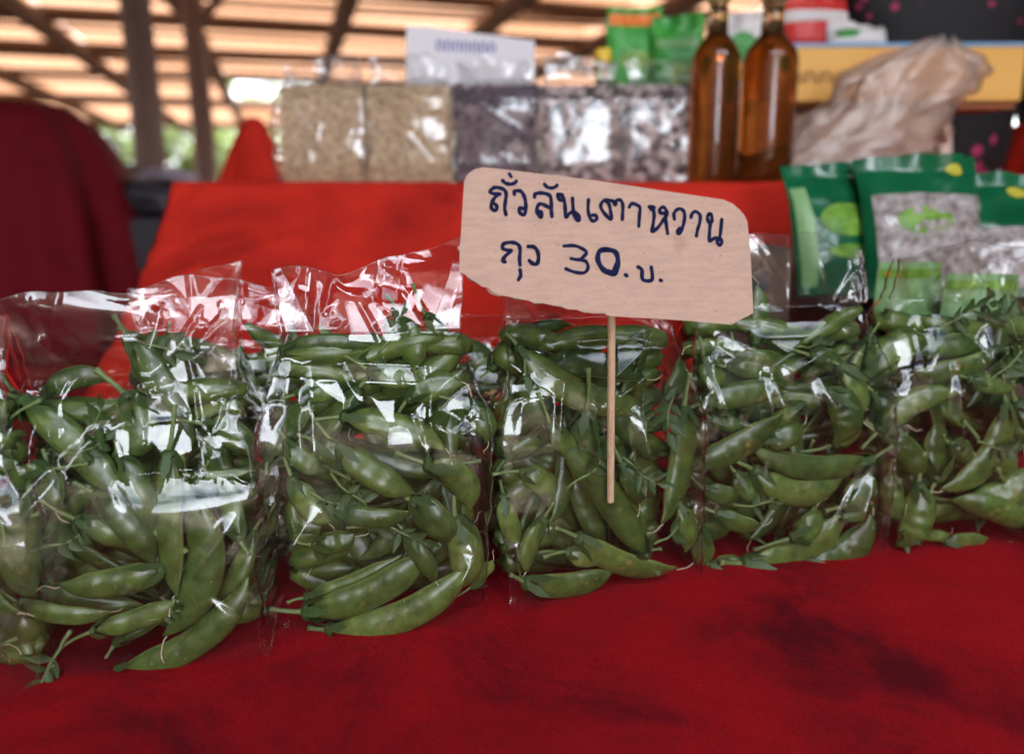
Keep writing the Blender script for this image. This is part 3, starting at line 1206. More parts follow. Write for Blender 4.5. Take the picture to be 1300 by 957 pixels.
def bag_film(B, seed, parent=None, nr=185, ns=330, creases=(), crest=None, amp=1.0, m=None, crest_skew=0.0, name='film'):
    """closed film: boxy belly, shoulders drawn together into a flat upright crest"""
    rr = random.Random(seed)
    W, T, H = B.W, B.T, B.H
    per = 2 * (W + T)
    VV = np.linspace(0, 1, nr) ** 1.0 * H
    SS = np.linspace(0, per, ns, endpoint=False)
    S, V = np.meshgrid(SS, VV)
    # facets
    pts, hs = [], []
    for ex in np.linspace(-.01, per + .01, 14):
        for ey in (-.01, H + .01):
            pts.append((ex, ey)); hs.append(0)
    for _ in range(52):
        y = rr.uniform(0, H)
        dens = 1.0 if y > B.vs else .45
        if rr.random() > dens:
            continue
        pts.append((rr.uniform(0, per), y)); hs.append(rr.uniform(0, .0105) * amp * (1.15 if y > B.vs else .5))
    D1 = tin(pts, hs, S, V)
    for _ in range(5):                                # soften the facets, folds stay readable
        D1[1:-1] = (D1[:-2] + 2 * D1[1:-1] + D1[2:]) / 4
        D1 = (np.roll(D1, 1, 1) + 2 * D1 + np.roll(D1, -1, 1)) / 4
    pts, hs = [(-.01, -.01), (per + .01, -.01), (-.01, H + .01), (per + .01, H + .01)], [0] * 4
    for _ in range(120):
        y = rr.uniform(0, H)
        pts.append((rr.uniform(0, per), y)); hs.append(rr.uniform(0, .0024) * amp * (1.4 if y > B.vt else (.8 if y > B.vs else .3)))
    D2 = tin(pts, hs, S, V)
    # the shoulder is pulled taut over the pods: smoother there than lower down or in the crest
    taut = np.clip((V - B.vs + .012) / .012, 0, 1) * np.clip((B.vt - V) / .012, 0, 1) * (S < W) * np.clip(S / .02, 0, 1) * np.clip((W - S) / .02, 0, 1)
    D = D1 * (1 - .15 * taut) + D2 * (1 - .6 * taut)
    creases = list(creases)
    for _ in range(22):                               # fine fold lines in the crest, front and back
        s0 = rr.uniform(0, W) if rr.random() < .6 else rr.uniform(W + T, 2 * W + T)
        v0 = rr.uniform(B.vt - .01, H - .003)
        an = rr.choice((rr.gauss(0, .3), rr.gauss(1.2, .5), rr.gauss(-1.1, .5)))
        l = rr.uniform(.02, .07)
        creases.append((s0, v0, s0 + l * math.cos(an), min(H, max(B.vs, v0 + l * math.sin(an))), rr.uniform(.0012, .003) * amp, rr.uniform(.0028, .005)))
    for _ in range(5):                                # long faint folds down the belly
        s0 = rr.uniform(0, W)
        v0 = rr.uniform(.03, B.vt)
        an = rr.gauss(-1.5, .5)
        l = rr.uniform(.03, .09)
        creases.append((s0, v0, s0 + l * math.cos(an), max(.004, v0 + l * math.sin(an)), rr.uniform(.001, .0026) * amp, rr.uniform(.0026, .0045)))
    for (s0, v0, s1, v1, a, wd) in creases:
        dx, dy = s1 - s0, v1 - v0
        l2 = dx * dx + dy * dy
        t = np.clip(((S - s0) * dx + (V - v0) * dy) / l2, 0, 1)
        dist = np.hypot(S - (s0 + t * dx), V - (v0 + t * dy))
        D += a * np.clip(1 - dist / wd, 0, 1) * (0.35 + 0.65 * np.sin(np.pi * np.clip(t, .02, .98)))
    verts = np.zeros((nr, ns, 3))
    ln = B.vt + 0.012
    for i in range(nr):
        v = VV[i]
        k = min(1, max(0, (v - B.vs) / (ln - B.vs)))
        k2 = max(0, (v - ln) / (H - ln))
        half = T / 2 * (1 - k ** 1.55)
        mid = T / 2
        # at the crest the sheets stay 1.5 mm apart and are pushed by wrinkles
        hw = W / 2 + 0.002 - 0.012 * k * (1 - k2) - .006 * k2
        gus = 0.022 * (k ** 1.2) * (1 - k2 * .8)
        for j in range(ns):
            s_ = SS[j]
            h = D[i, j]
            if s_ < W:
                q = s_ / W * 2 - 1
                fr = B.front(s_, v) - .0006 if k < 1 else mid - .0012
                fr = fr - .010 * q ** 6 * .55
                u, d = W / 2 + q * hw, fr - h
            elif s_ < W + T:
                q = (s_ - W) / T
                fr = min(B.front(W, v) * .9, mid - .001)
                re = max(B.rear(W, v), mid + .001)
                inn = gus * (1 - abs(2 * q - 1))
                u, d = W / 2 + hw - inn + h * .5 * (1 - k), fr + (re - fr) * q
            elif s_ < 2 * W + T:
                q = 1 - (s_ - W - T) / W * 2
                re = B.rear(W, v) if k < 1 else mid + .0012
                u, d = W / 2 + q * hw, re + h
            else:
                q = (s_ - 2 * W - T) / T
                fr = min(B.front(0, v) * .9, mid - .001)
                re = max(B.rear(0, v), mid + .001)
                inn = gus * (1 - abs(2 * q - 1))
                u, d = W / 2 - hw + inn - h * .5 * (1 - k), re + (fr - re) * q
            # crest leans and its edge is uneven
            fl = max(0, 1 - v / .012)
            d += (-.004 if s_ < W else (.003 if W + T <= s_ < 2 * W + T else 0)) * fl
            u += (u - W / 2) * .035 * fl
            sd_ = 1 if (s_ < W / 2 or s_ > 1.5 * W + T) else 2
            edge = abs(2 * u / W - 1) ** 3
            puff = .0045 * math.sin(math.pi * min(1, v / B.vt)) + .0055 * noise.noise(Vector((v * 26, sd_ * 7.3, seed))) + .0022 * noise.noise(Vector((v * 90, sd_ * 3.1, seed)))
            u += (1 if u > W / 2 else -1) * edge * puff
            d += .0035 * edge * noise.noise(Vector((v * 40, sd_ * 5.7, seed + 9)))
            vv = v
            if k2 > 0:
                vv = v + k2 * (crest_skew * (u / W - .5) * 2 + .0045 * math.sin(u * 46 + seed) + .006 * noise.noise(Vector((u * 30, seed, 2))))
                d += k2 * (0.008 * math.sin(u * 23 + seed * 1.7) + 0.010 * math.sin(seed * 3.1)) + .0012 * k2 * math.sin(vv * 170 + 30 * u + seed)
            verts[i, j] = (u, d, vv + .0004)
    V2 = verts.reshape(-1, 3)
    O, U, Dn, Vn = [np.array(x) for x in (B.O, B.U, B.D, B.V)]
    Wd = O + V2[:, :1] * U + V2[:, 1:2] * Dn + V2[:, 2:] * Vn
    Wd[:, 2] = np.maximum(Wd[:, 2], B.O.z + .0012)
    org = np.array(B.P(W / 2, T / 2, 0))
    Wd = Wd - org
    f = [(i * ns + j, i * ns + (j + 1) % ns, (i + 1) * ns + (j + 1) % ns, (i + 1) * ns + j) for i in range(nr - 1) for j in range(ns)]
    root = empty('cellophane_bag', tuple(org))
    me = pydata(name, [tuple(p) for p in Wd], f)
    o = link(name, me, m or M['film'], root)
    # heat-sealed seams: thin doubled edges that catch the light
    g = lambda a, b: Vector(tuple(Wd[a * ns + b]))
    jl, jr = 0, int(round(W / per * ns))
    for jj in (jl, jr):
        st_ = MB().tube([g(i, jj) + B.D * -.0004 for i in range(0, nr, 2)], .00022, 4)
        st_.build('side_seam', M['seam'], root)
    hm = MB().tube([g(nr - 1, j) for j in range(0, jr + 1, 2)], .00035, 4)
    hm.build('top_seam', M['seam'], root)
    return root


# ------------------------------------------------------------------ bags of the front row
B0 = Bag(Vector((-.445, .405, 0)), Vector((-.300, .438, 0)), 0, T=.07, vs=.11, vt=.185, H=.235, desc='the leftmost bag, cut by the frame')
B1 = Bag((14, 866), (326, 838), 1, T=.082, vs=.106, vt=.178, H=.250, desc='the bag below the left red drape')
B2 = Bag((345, 812), (610, 797), 2, T=.080, vs=.132, vt=.200, H=.262, desc='the tall bag with a square crest')
B3 = Bag((655, 778), (885, 738), 3, T=.080, vs=.134, vt=.203, H=.245, desc='the bag under the price card')
B4 = Bag((885, 727), (1124, 706), 4, T=.082, vs=.134, vt=.203, H=.272, desc='the bag beside the card, green packets behind')
B5 = Bag((1128, 702), (1350, 690), 5, T=.082, vs=.138, vt=.205, H=.262, desc='the bag at the right edge')
B6 = Bag(Vector((-.292, .562, 0)), Vector((-.160, .598, 0)), 6, T=.07, vs=.12, vt=.190, H=.238, desc='the shaded bag behind the row')

B7 = Bag(Vector((-.080, .628, 0)), Vector((.052, .655, 0)), 7, T=.070, vs=.11, vt=.172, H=.205, desc='the half hidden bag behind the card bag')

H_ = hero
# bag 1
for a in ((163, 427, 245, 572, 38, -6), (240, 628, 212, 808, 48, -34), (215, 576, 222, 757, 37, 4), (28, 509, 166, 651, 40, -10),
          (206, 722, 75, 745, 38, -8), (152, 580, 194, 675, 32, -8), (122, 628, 197, 717, 34, -8), (150, 850, 318, 735, 38, 26),
          (62, 597, 14, 618, 30, 6), (62, 595, 70, 650, 34, 0), (160, 505, 148, 580, 48, -22), (36, 628, 40, 762, 46, 12),
          (242, 554, 160, 563, 28, 4), (58, 503, 139, 482, 28, -14), (120, 800, 224, 763, 28, 6), (236, 605, 318, 598, 15, 2),
          (27, 765, 140, 778, 26, 6), (258, 600, 255, 650, 24, 4), (20, 500, 66, 540, 32, 6),
          (262, 540, 318, 575, 36, -8), (100, 660, 165, 690, 30, 0), (180, 640, 200, 700, 28, 0)):
    H_(B1, *a)
# bag 2
for a in ((388, 775, 545, 697, 42, 18), (418, 797, 597, 716, 42, 24), (578, 660, 590, 745, 44, -8), (524, 638, 566, 690, 46, -10),
          (430, 567, 524, 629, 36, 4), (427, 647, 524, 651, 27, 6), (542, 590, 600, 645, 40, -14), (342, 582, 397, 512, 32, -8),
          (372, 608, 418, 665, 34, 6), (512, 408, 527, 470, 34, -4), (542, 403, 566, 458, 27, -6), (360, 446, 475, 443, 27, -8),
          (436, 530, 566, 569, 34, -8), (520, 507, 586, 485, 34, -6), (390, 757, 512, 706, 28, 8), (515, 678, 552, 738, 26, -4),
          (592, 515, 620, 560, 30, -8), (400, 560, 450, 590, 32, 0), (450, 610, 510, 620, 30, 4), (365, 560, 410, 600, 28, 4),
          (400, 690, 450, 680, 28, 4), (470, 470, 530, 480, 30, 4), (600, 742, 626, 712, 20, 3), (380, 500, 430, 500, 30, -4)):
    H_(B2, *a)
# bag 3
for a in ((697, 466, 822, 482, 34, -12), (660, 440, 826, 512, 40, 26), (818, 704, 710, 562, 38, 8), (868, 520, 842, 666, 40, -14),
          (746, 524, 760, 625, 38, 8), (668, 738, 780, 724, 36, 14), (672, 774, 878, 722, 24, 13), (735, 682, 858, 722, 36, 14),
          (790, 622, 818, 682, 28, 4), (690, 660, 668, 726, 30, 4), (662, 600, 706, 628, 32, -4), (786, 458, 816, 420, 20, 2),
          (810, 464, 824, 428, 12, 2), (790, 590, 812, 640, 30, -4), (845, 505, 864, 452, 30, 4), (645, 582, 688, 560, 24, -3),
          (720, 700, 770, 700, 30, 3), (700, 540, 735, 580, 28, 3), (640, 630, 660, 690, 28, 4), (668, 480, 690, 540, 30, 4),
          (862, 640, 872, 700, 26, -4)):
    H_(B3, *a)
# bag 4
for a in ((893, 513, 995, 497, 32, -6), (880, 592, 995, 528, 37, 4), (958, 596, 1070, 608, 34, 24), (1066, 466, 1093, 528, 34, -10),
          (1105, 582, 953, 568, 30, -18), (1050, 498, 1062, 562, 42, -18), (945, 714, 1072, 651, 46, 24), (1020, 714, 1108, 654, 42, 22),
          (1005, 681, 1036, 644, 30, 6), (1070, 641, 1106, 600, 34, 6), (958, 436, 963, 362, 27, 4), (935, 601, 966, 632, 28, 3),
          (895, 455, 920, 496, 32, 4), (935, 450, 990, 453, 23, 3), (1058, 562, 1084, 528, 28, 5), (910, 651, 966, 668, 26, 3),
          (885, 668, 900, 716, 34, 4), (903, 716, 948, 714, 26, 4), (925, 466, 992, 480, 26, -3), (895, 620, 940, 630, 26, 3),
          (1030, 452, 1070, 470, 26, -4), (1070, 655, 1108, 641, 20, 3), (905, 532, 944, 540, 22, 3), (970, 560, 1020, 540, 30, 3)):
    H_(B4, *a)
# bag 5
for a in ((1270, 445, 1159, 475, 34, -8), (1275, 515, 1196, 623, 38, -26), (1306, 668, 1209, 633, 34, 8), (1187, 607, 1189, 537, 38, 6),
          (1117, 546, 1216, 497, 30, -12), (1102, 477, 1176, 427, 42, -8), (1121, 554, 1170, 607, 34, -8), (1165, 616, 1141, 694, 38, -10),
          (1227, 634, 1312, 590, 36, 12), (1257, 700, 1300, 692, 26, 5), (1200, 686, 1254, 684, 24, 4), (1207, 563, 1236, 576, 28, 2),
          (1290, 513, 1299, 565, 40, -6), (1165, 447, 1246, 440, 26, -4), (1192, 430, 1252, 434, 22, 3), (1170, 677, 1206, 678, 14, 2),
          (1245, 560, 1290, 600, 34, 3), (1130, 600, 1140, 660, 28, 3), (1230, 480, 1290, 490, 26, 2), (1110, 500, 1150, 540, 28, 2),
          (1290, 630, 1330, 660, 34, 4)):
    H_(B5, *a)
# shaded bag behind
for a in ((242, 448, 282, 503, 34, -8), (300, 470, 330, 530, 30, -4), (250, 520, 310, 545, 30, 4), (205, 440, 240, 480, 26, 3),
          (290, 600, 320, 680, 34, 6)):
    H_(B6, *a)
for b_, n_, s_ in ((B0, 24, 10), (B1, 20, 11), (B2, 20, 12), (B3, 20, 13), (B4, 20, 14), (B5, 20, 15), (B6, 20, 16), (B7, 20, 17)):
    fill(b_, n_, s_)


def deep_layer():
    """the pods packed at the back of every bag, beyond the three hundred built one by one"""
    rr = random.Random(77)
    mb = MB()
    for B in (B0, B1, B2, B3, B4, B5, B6, B7):
        for row in range(int(B.vt / .0125)):
            v0 = .008 + row * .0125
            for q in range(3):
                L = rr.uniform(.06, .085)
                u0 = B.W * (q + .5) / 3 + rr.uniform(-.015, .015)
                an = rr.gauss(0, .35)
                wd = rr.uniform(.009, .011)
                d0 = B.rear(u0, v0) - rr.uniform(.012, .022)
                pts, rad = [], []
                bn = rr.uniform(-.008, .008)
                for i in range(9):
                    t = i / 8
                    u = u0 + (t - .5) * L * math.cos(an)
                    v = v0 + (t - .5) * L * math.sin(an) + bn * 4 * t * (1 - t)
                    u = min(B.W - .008, max(.008, u))
                    v = max(.007, v)
                    d = min(max(d0, B.front(u, v) + .014), B.rear(u, v) - .008)
                    pts.append(B.P(u, d, v))
                    rad.append(wd * max(.12, math.sin(math.pi * (t * .92 + .04))) ** .6)
                mb.tube(pts, rad, 8)
    o = mb.build('pea_pods', M['pod'], smooth=True)
    tag(o, 'pea pods packed deep at the back of all the cellophane bags', 'pea pods', kind='stuff')


deep_layer()

# sprigs of leaf and stalk between the pods
for i, (b, x, y, an, s_) in enumerate((
        (B1, 150, 415, -.9, 1.4), (B1, 75, 580, .3, 1.1), (B1, 120, 672, -.2, 1.2), (B1, 40, 790, -1.2, 1.5), (B1, 90, 800, -2.2, 1.5),
        (B1, 100, 560, 1.2, 1.0), (B1, 60, 480, 2.4, 1.2), (B1, 40, 700, .3, 1.3), (B1, 180, 790, .2, 1.0),
        (B2, 440, 670, .3, 1.5), (B2, 455, 700, 2.6, 1.3), (B2, 505, 400, -1.8, 1.4), (B2, 420, 600, -1.2, 1.2), (B2, 380, 620, -.4, 1.2),
        (B2, 395, 800, 2.8, 1.0), (B2, 480, 450, 1.2, 1.2), (B2, 480, 660, -.6, 1.2),
        (B3, 860, 480, -1.6, 1.5), (B3, 690, 580, -1.0, 1.3), (B3, 720, 620, .6, 1.3), (B3, 820, 560, 1.6, 1.2), (B3, 830, 690, .5, 1.3),
        (B3, 700, 650, -1.8, 1.3), (B3, 790, 580, -.4, 1.2),
        (B4, 930, 640, -.4, 1.3), (B4, 905, 445, -1.2, 1.3), (B4, 980, 660, 2.4, 1.2), (B4, 1010, 440, .2, 1.2),
        (B5, 1185, 420, .4, 1.4), (B5, 1250, 490, 1.2, 1.4), (B5, 1150, 500, 2.2, 1.3), (B5, 1240, 560, -.3, 1.2), (B5, 1150, 640, -1.5, 1.2),
        (B5, 1290, 430, 2.2, 1.4))):
    if i % 4 != 2:
        sprig(b, x, y, an, s_ * .88, k=i)

films = []


def label_bag(o, lab):
    tag(o, lab, 'bag', 'cellophane bags of sugar snap peas')
    films.append(o)


label_bag(bag_film(B0, 31), 'clear cellophane bag of pea pods cut off by the left frame edge')
label_bag(bag_film(B1, 32, crest_skew=.012, creases=((.08, .17, .10, .23, .004, .010), (.10, .19, .155, .225, .004, .008), (.10, .19, .155, .212, .004, .006),
          (.0, .10, .05, .16, .004, .008), (.05, .16, .10, .19, .005, .010), (.14, .10, .09, .03, .003, .007))),
          'wide cellophane bag of pea pods below the left red drape, crest slanting up')
label_bag(bag_film(B2, 33, crest_skew=.012, creases=((.006, .195, .14, .188, .006, .012), (.10, .16, .145, .19, .006, .010), (.02, .19, .03, .12, .004, .008),
          (.10, .16, .14, .14, .005, .010), (.008, .045, .030, .085, .010, .013), (.118, .02, .140, .055, .009, .011))),
          'cellophane bag of pea pods with a tall square flat crest')
label_bag(bag_film(B3, 34, creases=((.01, .19, .07, .15, .006, .011), (.07, .15, .14, .185, .006, .011), (.06, .12, .10, .07, .005, .009),
          (.10, .14, .11, .08, .007, .010))), 'cellophane bag of pea pods with the price card stuck in it')
label_bag(bag_film(B4, 35, crest_skew=-.008, creases=((.01, .20, .08, .165, .006, .011), (.08, .165, .145, .195, .007, .012), (.06, .16, .08, .11, .005, .009),
          (.10, .16, .13, .10, .006, .010), (.13, .02, .152, .08, .010, .012))), 'cellophane bag of pea pods just beside the price card, crest gathered')
label_bag(bag_film(B5, 36, crest_skew=.006, creases=((.01, .27, .08, .23, .005, .010), (.07, .23, .15, .225, .005, .009), (.05, .16, .055, .06, .006, .008))),
          'cellophane bag of pea pods in front of the pale green packets')
label_bag(bag_film(B7, 38), 'cellophane bag of pea pods glimpsed behind, between square-crested and card bags')
label_bag(bag_film(B6, 37), 'shaded cellophane bag of pea pods standing behind the front row')

# labels of the pods: one by one for those that can be told apart
ORD = ['topmost', 'second from top', 'third from top', 'fourth from top', 'fifth from top', 'sixth from top', 'seventh from top', 'eighth from top',
       'ninth from top', 'tenth from top', 'eleventh from top', 'twelfth from top', 'thirteenth from top']
for B in (B0, B1, B2, B3, B4, B5, B6, B7):
    cols = {0: [], 1: [], 2: []}
    for rec in POD_RECORDS:
        if rec[1] is B and rec[4]:
            cols[min(2, max(0, int(rec[2] / B.W * 3)))].append(rec)
    for c, lst in cols.items():
        lst.sort(key=lambda r: -r[3])
        for i, rec in enumerate(lst):
            side = ('left third', 'middle', 'right third')[c]
            short = {0: 'the leftmost bag', 1: 'bag by the left drape', 2: 'the square-crested bag', 3: 'the bag under the card',
                     4: 'bag beside the card', 5: 'the rightmost bag', 6: 'the shaded rear bag', 7: 'the half hidden bag'}[B.key]
            tag(rec[0], '%s pod, %s in %s of %s' % (rec[5], ORD[i], side, short), 'pea pod', 'sugar snap pods')
    for rec in POD_RECORDS:
        if rec[1] is B and not rec[4]:
            tag(rec[0], 'green pod mostly hidden behind others in %s' % B.desc, 'pea pod', 'half hidden pods in ' + B.desc)
    lst = sorted(SPRIG_N.get(B.key, []), key=lambda r: -r[1])
    for i, (o, v) in enumerate(lst):
        tag(o, 'leafy sprig, %s in %s' % (ORD[i], B.desc), 'leaf sprig', 'leaf sprigs in the bags')

# ================================================================== PRICE CARD
def zc(p, sc, ox, oy):
    return [(x / sc + ox, y / sc + oy) for x, y in p]


CARD_Y = 0.515
card_root = empty('price_sign', tuple(at_y(778, 398, CARD_Y)))
tag(card_root, 'hand cut cardboard price card with blue handwriting on a bamboo skewer', 'sign')
CN = Vector((0.03, -1, 0.04)).normalized()
CO = at_y(778, 330, CARD_Y)


def card_pt(px, py, off=0.0):
    return at_plane(px, py, CO, CN) + CN * off


ol = zc([(90, 130), (97, 108), (110, 92), (132, 78), (165, 70), (230, 76), (600, 120), (850, 158), (1110, 197), (1145, 212), (1172, 235), (1192, 258), (1203, 283), (1215, 390),
         (1221, 520), (1227, 642), (1182, 665), (1140, 688), (1000, 675), (850, 664), (690, 656), (655, 652), (640, 642), (600, 644), (560, 638), (530, 628), (500, 628), (478, 618), (440, 612),
         (400, 603), (368, 604), (340, 592), (300, 585), (262, 577), (228, 572), (205, 562), (190, 545), (160, 538), (135, 520), (108, 505), (95, 492), (72, 480), (73, 400), (80, 300)], 3.095, 560, 190)
loc0 = card_root.location
jr_ = random.Random(3)
fp = [card_pt(x, y) - loc0 for x, y in ol]
nn_ = len(fp)
back_off = [Vector((jr_.uniform(-.0012, .0012), 0, jr_.uniform(-.0016, .001))) if 20 <= i <= 41 else Vector((0, 0, 0)) for i in range(nn_)]
bp = [p - CN * .0030 + back_off[i] for i, p in enumerate(fp)]
me = pydata('card', fp + bp, [tuple(range(nn_)), tuple(reversed(range(nn_, 2 * nn_)))] + [(i, nn_ + i, nn_ + (i + 1) % nn_, (i + 1) % nn_) for i in range(nn_)], False)
me.materials.append(M['card'])
me.materials.append(M['cardedge'])
for i, pl in enumerate(me.polygons):
    pl.material_index = 0 if i < 2 else 1
link('card', me, parent=card_root)
# exposed torn liner along the lower left edge
tl = MB()
te = [(175, 548), (200, 548), (212, 566), (240, 572), (228, 580), (196, 570)]
tp = [card_pt(x, y, -.0034) - loc0 for x, y in zc(te, 3.095, 560, 190)]
tl.add(tp + [p - CN * .0004 for p in tp], [tuple(range(6)), tuple(reversed(range(6, 12)))] + [(i, 6 + i, 6 + (i + 1) % 6, (i + 1) % 6) for i in range(6)])
tl.build('torn_flap', M['card'], card_root)
# a brown water stain of its own on the board
def card_stain():
    m = M['card'].copy()
    m.name = "stained cardboard"
    t = m.node_tree
    p = [n for n in t.nodes if n.type == 'BSDF_PRINCIPLED'][0]
    src = p.inputs["Base Color"].links[0].from_socket
    co = N(t, "ShaderNodeTexCoord")
    c = card_pt(862, 311) - loc0
    mp = N(t, "ShaderNodeMapping")
    mp.inputs["Location"].default_value = (-c.x, 0, -c.z)
    sc = N(t, "ShaderNodeVectorMath", _operation='MULTIPLY')
    sc.inputs[1].default_value = (95, 0, 62)
    no = N(t, "ShaderNodeTexNoise", Scale=240.0, Detail=4.0)
    ln = N(t, "ShaderNodeVectorMath", _operation='LENGTH')
    ad = N(t, "ShaderNodeMath", _operation='MULTIPLY_ADD')
    ad.inputs[1].default_value = 0.9
    t.links.new(co.outputs["Object"], mp.inputs["Vector"])
    t.links.new(co.outputs["Object"], no.inputs["Vector"])
    t.links.new(mp.outputs[0], sc.inputs[0])
    t.links.new(sc.outputs[0], ln.inputs[0])
    t.links.new(no.outputs["Fac"], ad.inputs[0])
    t.links.new(ln.outputs["Value"], ad.inputs[2])
    r = N(t, "ShaderNodeValToRGB")
    r.color_ramp.elements[0].position = 0.5
    r.color_ramp.elements[0].color = (.45, .45, .45, 1)
    r.color_ramp.elements[1].position = 1.3
    r.color_ramp.elements[1].position = 1.0
    r.color_ramp.elements[1].color = (0, 0, 0, 1)
    t.links.new(ad.outputs[0], r.inputs["Fac"])
    mx_ = N(t, "ShaderNodeMix", _data_type='RGBA')
    t.links.new(r.outputs["Color"], mx_.inputs[0])
    t.links.new(src, mx_.inputs[6])
    mx_.inputs[7].default_value = (0.36, 0.21, 0.13, 1)
    # dark fibres scattered in the pulp
    n2 = N(t, "ShaderNodeTexNoise", Scale=700.0, Detail=1.0)
    t.links.new(co.outputs["Object"], n2.inputs["Vector"])
    r2 = N(t, "ShaderNodeValToRGB")
    r2.color_ramp.elements[0].position = 0.70
    r2.color_ramp.elements[1].position = 0.80
    t.links.new(n2.outputs["Fac"], r2.inputs["Fac"])
    m2 = N(t, "ShaderNodeMix", _data_type='RGBA')
    t.links.new(r2.outputs["Color"], m2.inputs[0])
    t.links.new(mx_.outputs[2], m2.inputs[6])
    m2.inputs[7].default_value = (0.22, 0.14, 0.10, 1)
    t.links.new(m2.outputs[2], p.inputs["Base Color"])
    return m


me.materials[0] = card_stain()


def stroke_points(pts):
    """smooth a hand-drawn polyline (Catmull-Rom)"""
    P = [Vector((x, y)) for x, y in pts]
    if len(P) < 3:
        return P
    out = []
    for i in range(len(P) - 1):
        p0, p1, p2, p3 = P[max(i - 1, 0)], P[i], P[i + 1], P[min(i + 2, len(P) - 1)]
        for k in range(5):
            t = k / 5
            out.append(.5 * ((2 * p1) + (p2 - p0) * t + (2 * p0 - 5 * p1 + 4 * p2 - p3) * t * t + (3 * p1 - p0 - 3 * p2 + p3) * t ** 3))
    out.append(P[-1])
    return out


def ribbon(mb, pts, wpx, fn, off, idx):
    P = stroke_points(pts)
    n = len(P)
    L, Rr = [], []
    for i, p in enumerate(P):
        t = (P[min(i + 1, n - 1)] - P[max(i - 1, 0)])
        if t.length < 1e-6:
            t = Vector((1, 0))
        t.normalize()
        nrm = Vector((-t.y, t.x)) * wpx / 2 * (1 + .10 * math.sin(i * .9 + idx))
        L.append(p + nrm)
        Rr.append(p - nrm)
    # round ends
    def cap(c, t, r_):
        a0 = math.atan2(t.y, t.x)
        return [Vector((c.x + r_ * math.cos(a0 + math.pi / 2 - q * math.pi / 6), c.y + r_ * math.sin(a0 + math.pi / 2 - q * math.pi / 6))) for q in range(7)]
    vv, ff = [], []
    for a, b in zip(L, Rr):
        vv += [fn(a.x, a.y, off), fn(b.x, b.y, off)]
    for i in range(n - 1):
        ff.append((2 * i, 2 * i + 1, 2 * i + 3, 2 * i + 2))
    mb.add(vv, ff)
    t1 = (P[-1] - P[-2]).normalized()
    t0 = (P[0] - P[1]).normalized()
    for c, t in ((P[-1], t1), (P[0], t0)):
        mb.add([fn(q.x, q.y, off) for q in cap(c, t, wpx / 2)], [tuple(range(7))])


S1, S2, S3 = (8.125, 600, 210), (6.842, 740, 235), (5.417, 620, 295)
LETTERS = [
    (S1, 36, [[(282, 298), (210, 292), (180, 268), (215, 235), (260, 230), (320, 250), (345, 290), (340, 360), (330, 440), (345, 508)],
              [(270, 296), (232, 330), (200, 380), (192, 430), (215, 465), (248, 452), (246, 415), (215, 390)]]),
    (S1, 36, [[(310, 158), (335, 182), (385, 195), (430, 185), (450, 165)]]),
    (S1, 30, [[(378, 88), (398, 118)]]),
    (S1, 36, [[(432, 298), (430, 272), (465, 262), (505, 275), (535, 330), (548, 400), (545, 480), (520, 512), (488, 490), (480, 450), (500, 438), (522, 450)]]),
    (S1, 36, [[(638, 328), (645, 298), (690, 285), (750, 292), (800, 320), (812, 400), (812, 470), (818, 528)],
              [(795, 440), (740, 410), (695, 398), (668, 430), (665, 490), (705, 535), (712, 490), (688, 475)]]),
    (S1, 34, [[(740, 195), (770, 225), (815, 235), (855, 222), (870, 205)]]),
    (S1, 36, [[(880, 300), (890, 350), (925, 355), (925, 310), (890, 300)],
              [(925, 320), (948, 380), (955, 460), (962, 535), (1000, 495), (1050, 480), (1095, 525), (1098, 565), (1068, 555), (1040, 480), (1030, 340)]]),
    (S1, 34, [[(1195, 355), (1190, 450), (1205, 530), (1240, 575), (1278, 555), (1270, 515), (1235, 515)]]),
    (S2, 28, [[(262, 140), (210, 130), (170, 145), (155, 190), (190, 250), (245, 300), (238, 220), (225, 165), (208, 150)],
              [(262, 140), (280, 175), (290, 135), (325, 132), (345, 170), (345, 240), (342, 298)]]),
    (S2, 28, [[(402, 192), (425, 162), (465, 172), (495, 200), (490, 270), (485, 358)]]),
    (S2, 28, [[(575, 190), (600, 215), (618, 200), (605, 188), (580, 190)],
              [(612, 205), (618, 270), (608, 350), (600, 405), (650, 370), (700, 300), (730, 260), (720, 215), (695, 192), (668, 212), (672, 245), (710, 250), (720, 320), (735, 420)]]),
    (S2, 28, [[(795, 295), (790, 250), (815, 215), (850, 208), (880, 240), (880, 310), (860, 380), (835, 425), (820, 400), (840, 375)]]),
    (S2, 28, [[(938, 282), (950, 245), (980, 232), (1015, 260), (1015, 320), (995, 390), (985, 442)]]),
    (S2, 28, [[(1098, 250), (1080, 280), (1095, 325), (1120, 315), (1115, 260), (1095, 250)],
              [(1108, 320), (1100, 400), (1100, 488), (1140, 462), (1190, 465), (1205, 500), (1185, 520), (1165, 490), (1190, 440), (1205, 300)]]),
    (S3, 24, [[(158, 125), (110, 118), (95, 95), (115, 75), (165, 70), (205, 85), (218, 120), (214, 180), (218, 225)],
              [(155, 128), (115, 165), (98, 195), (115, 203)]]),
    (S3, 24, [[(218, 258), (222, 295), (207, 325)]]),
    (S3, 26, [[(275, 98), (310, 100), (335, 125), (345, 170), (335, 215), (305, 215), (282, 195)]]),
    (S3, 22, [[(520, 94), (590, 92), (640, 110), (675, 138), (650, 170), (620, 188), (568, 180)],
              [(620, 188), (670, 200), (685, 245), (655, 278), (590, 272), (532, 250)]]),
    (S3, 32, [[(810, 118), (765, 130), (752, 185), (780, 245), (830, 280), (872, 280), (888, 230), (888, 170), (865, 130), (805, 118)],
              [(885, 215), (860, 270), (820, 270)]]),
    (S3, 24, [[(942, 292), (952, 298)]]),
    (S3, 24, [[(1028, 238), (1055, 258), (1062, 325), (1125, 325), (1120, 240)]]),
    (S3, 22, [[(1180, 328), (1190, 332)]]),
]
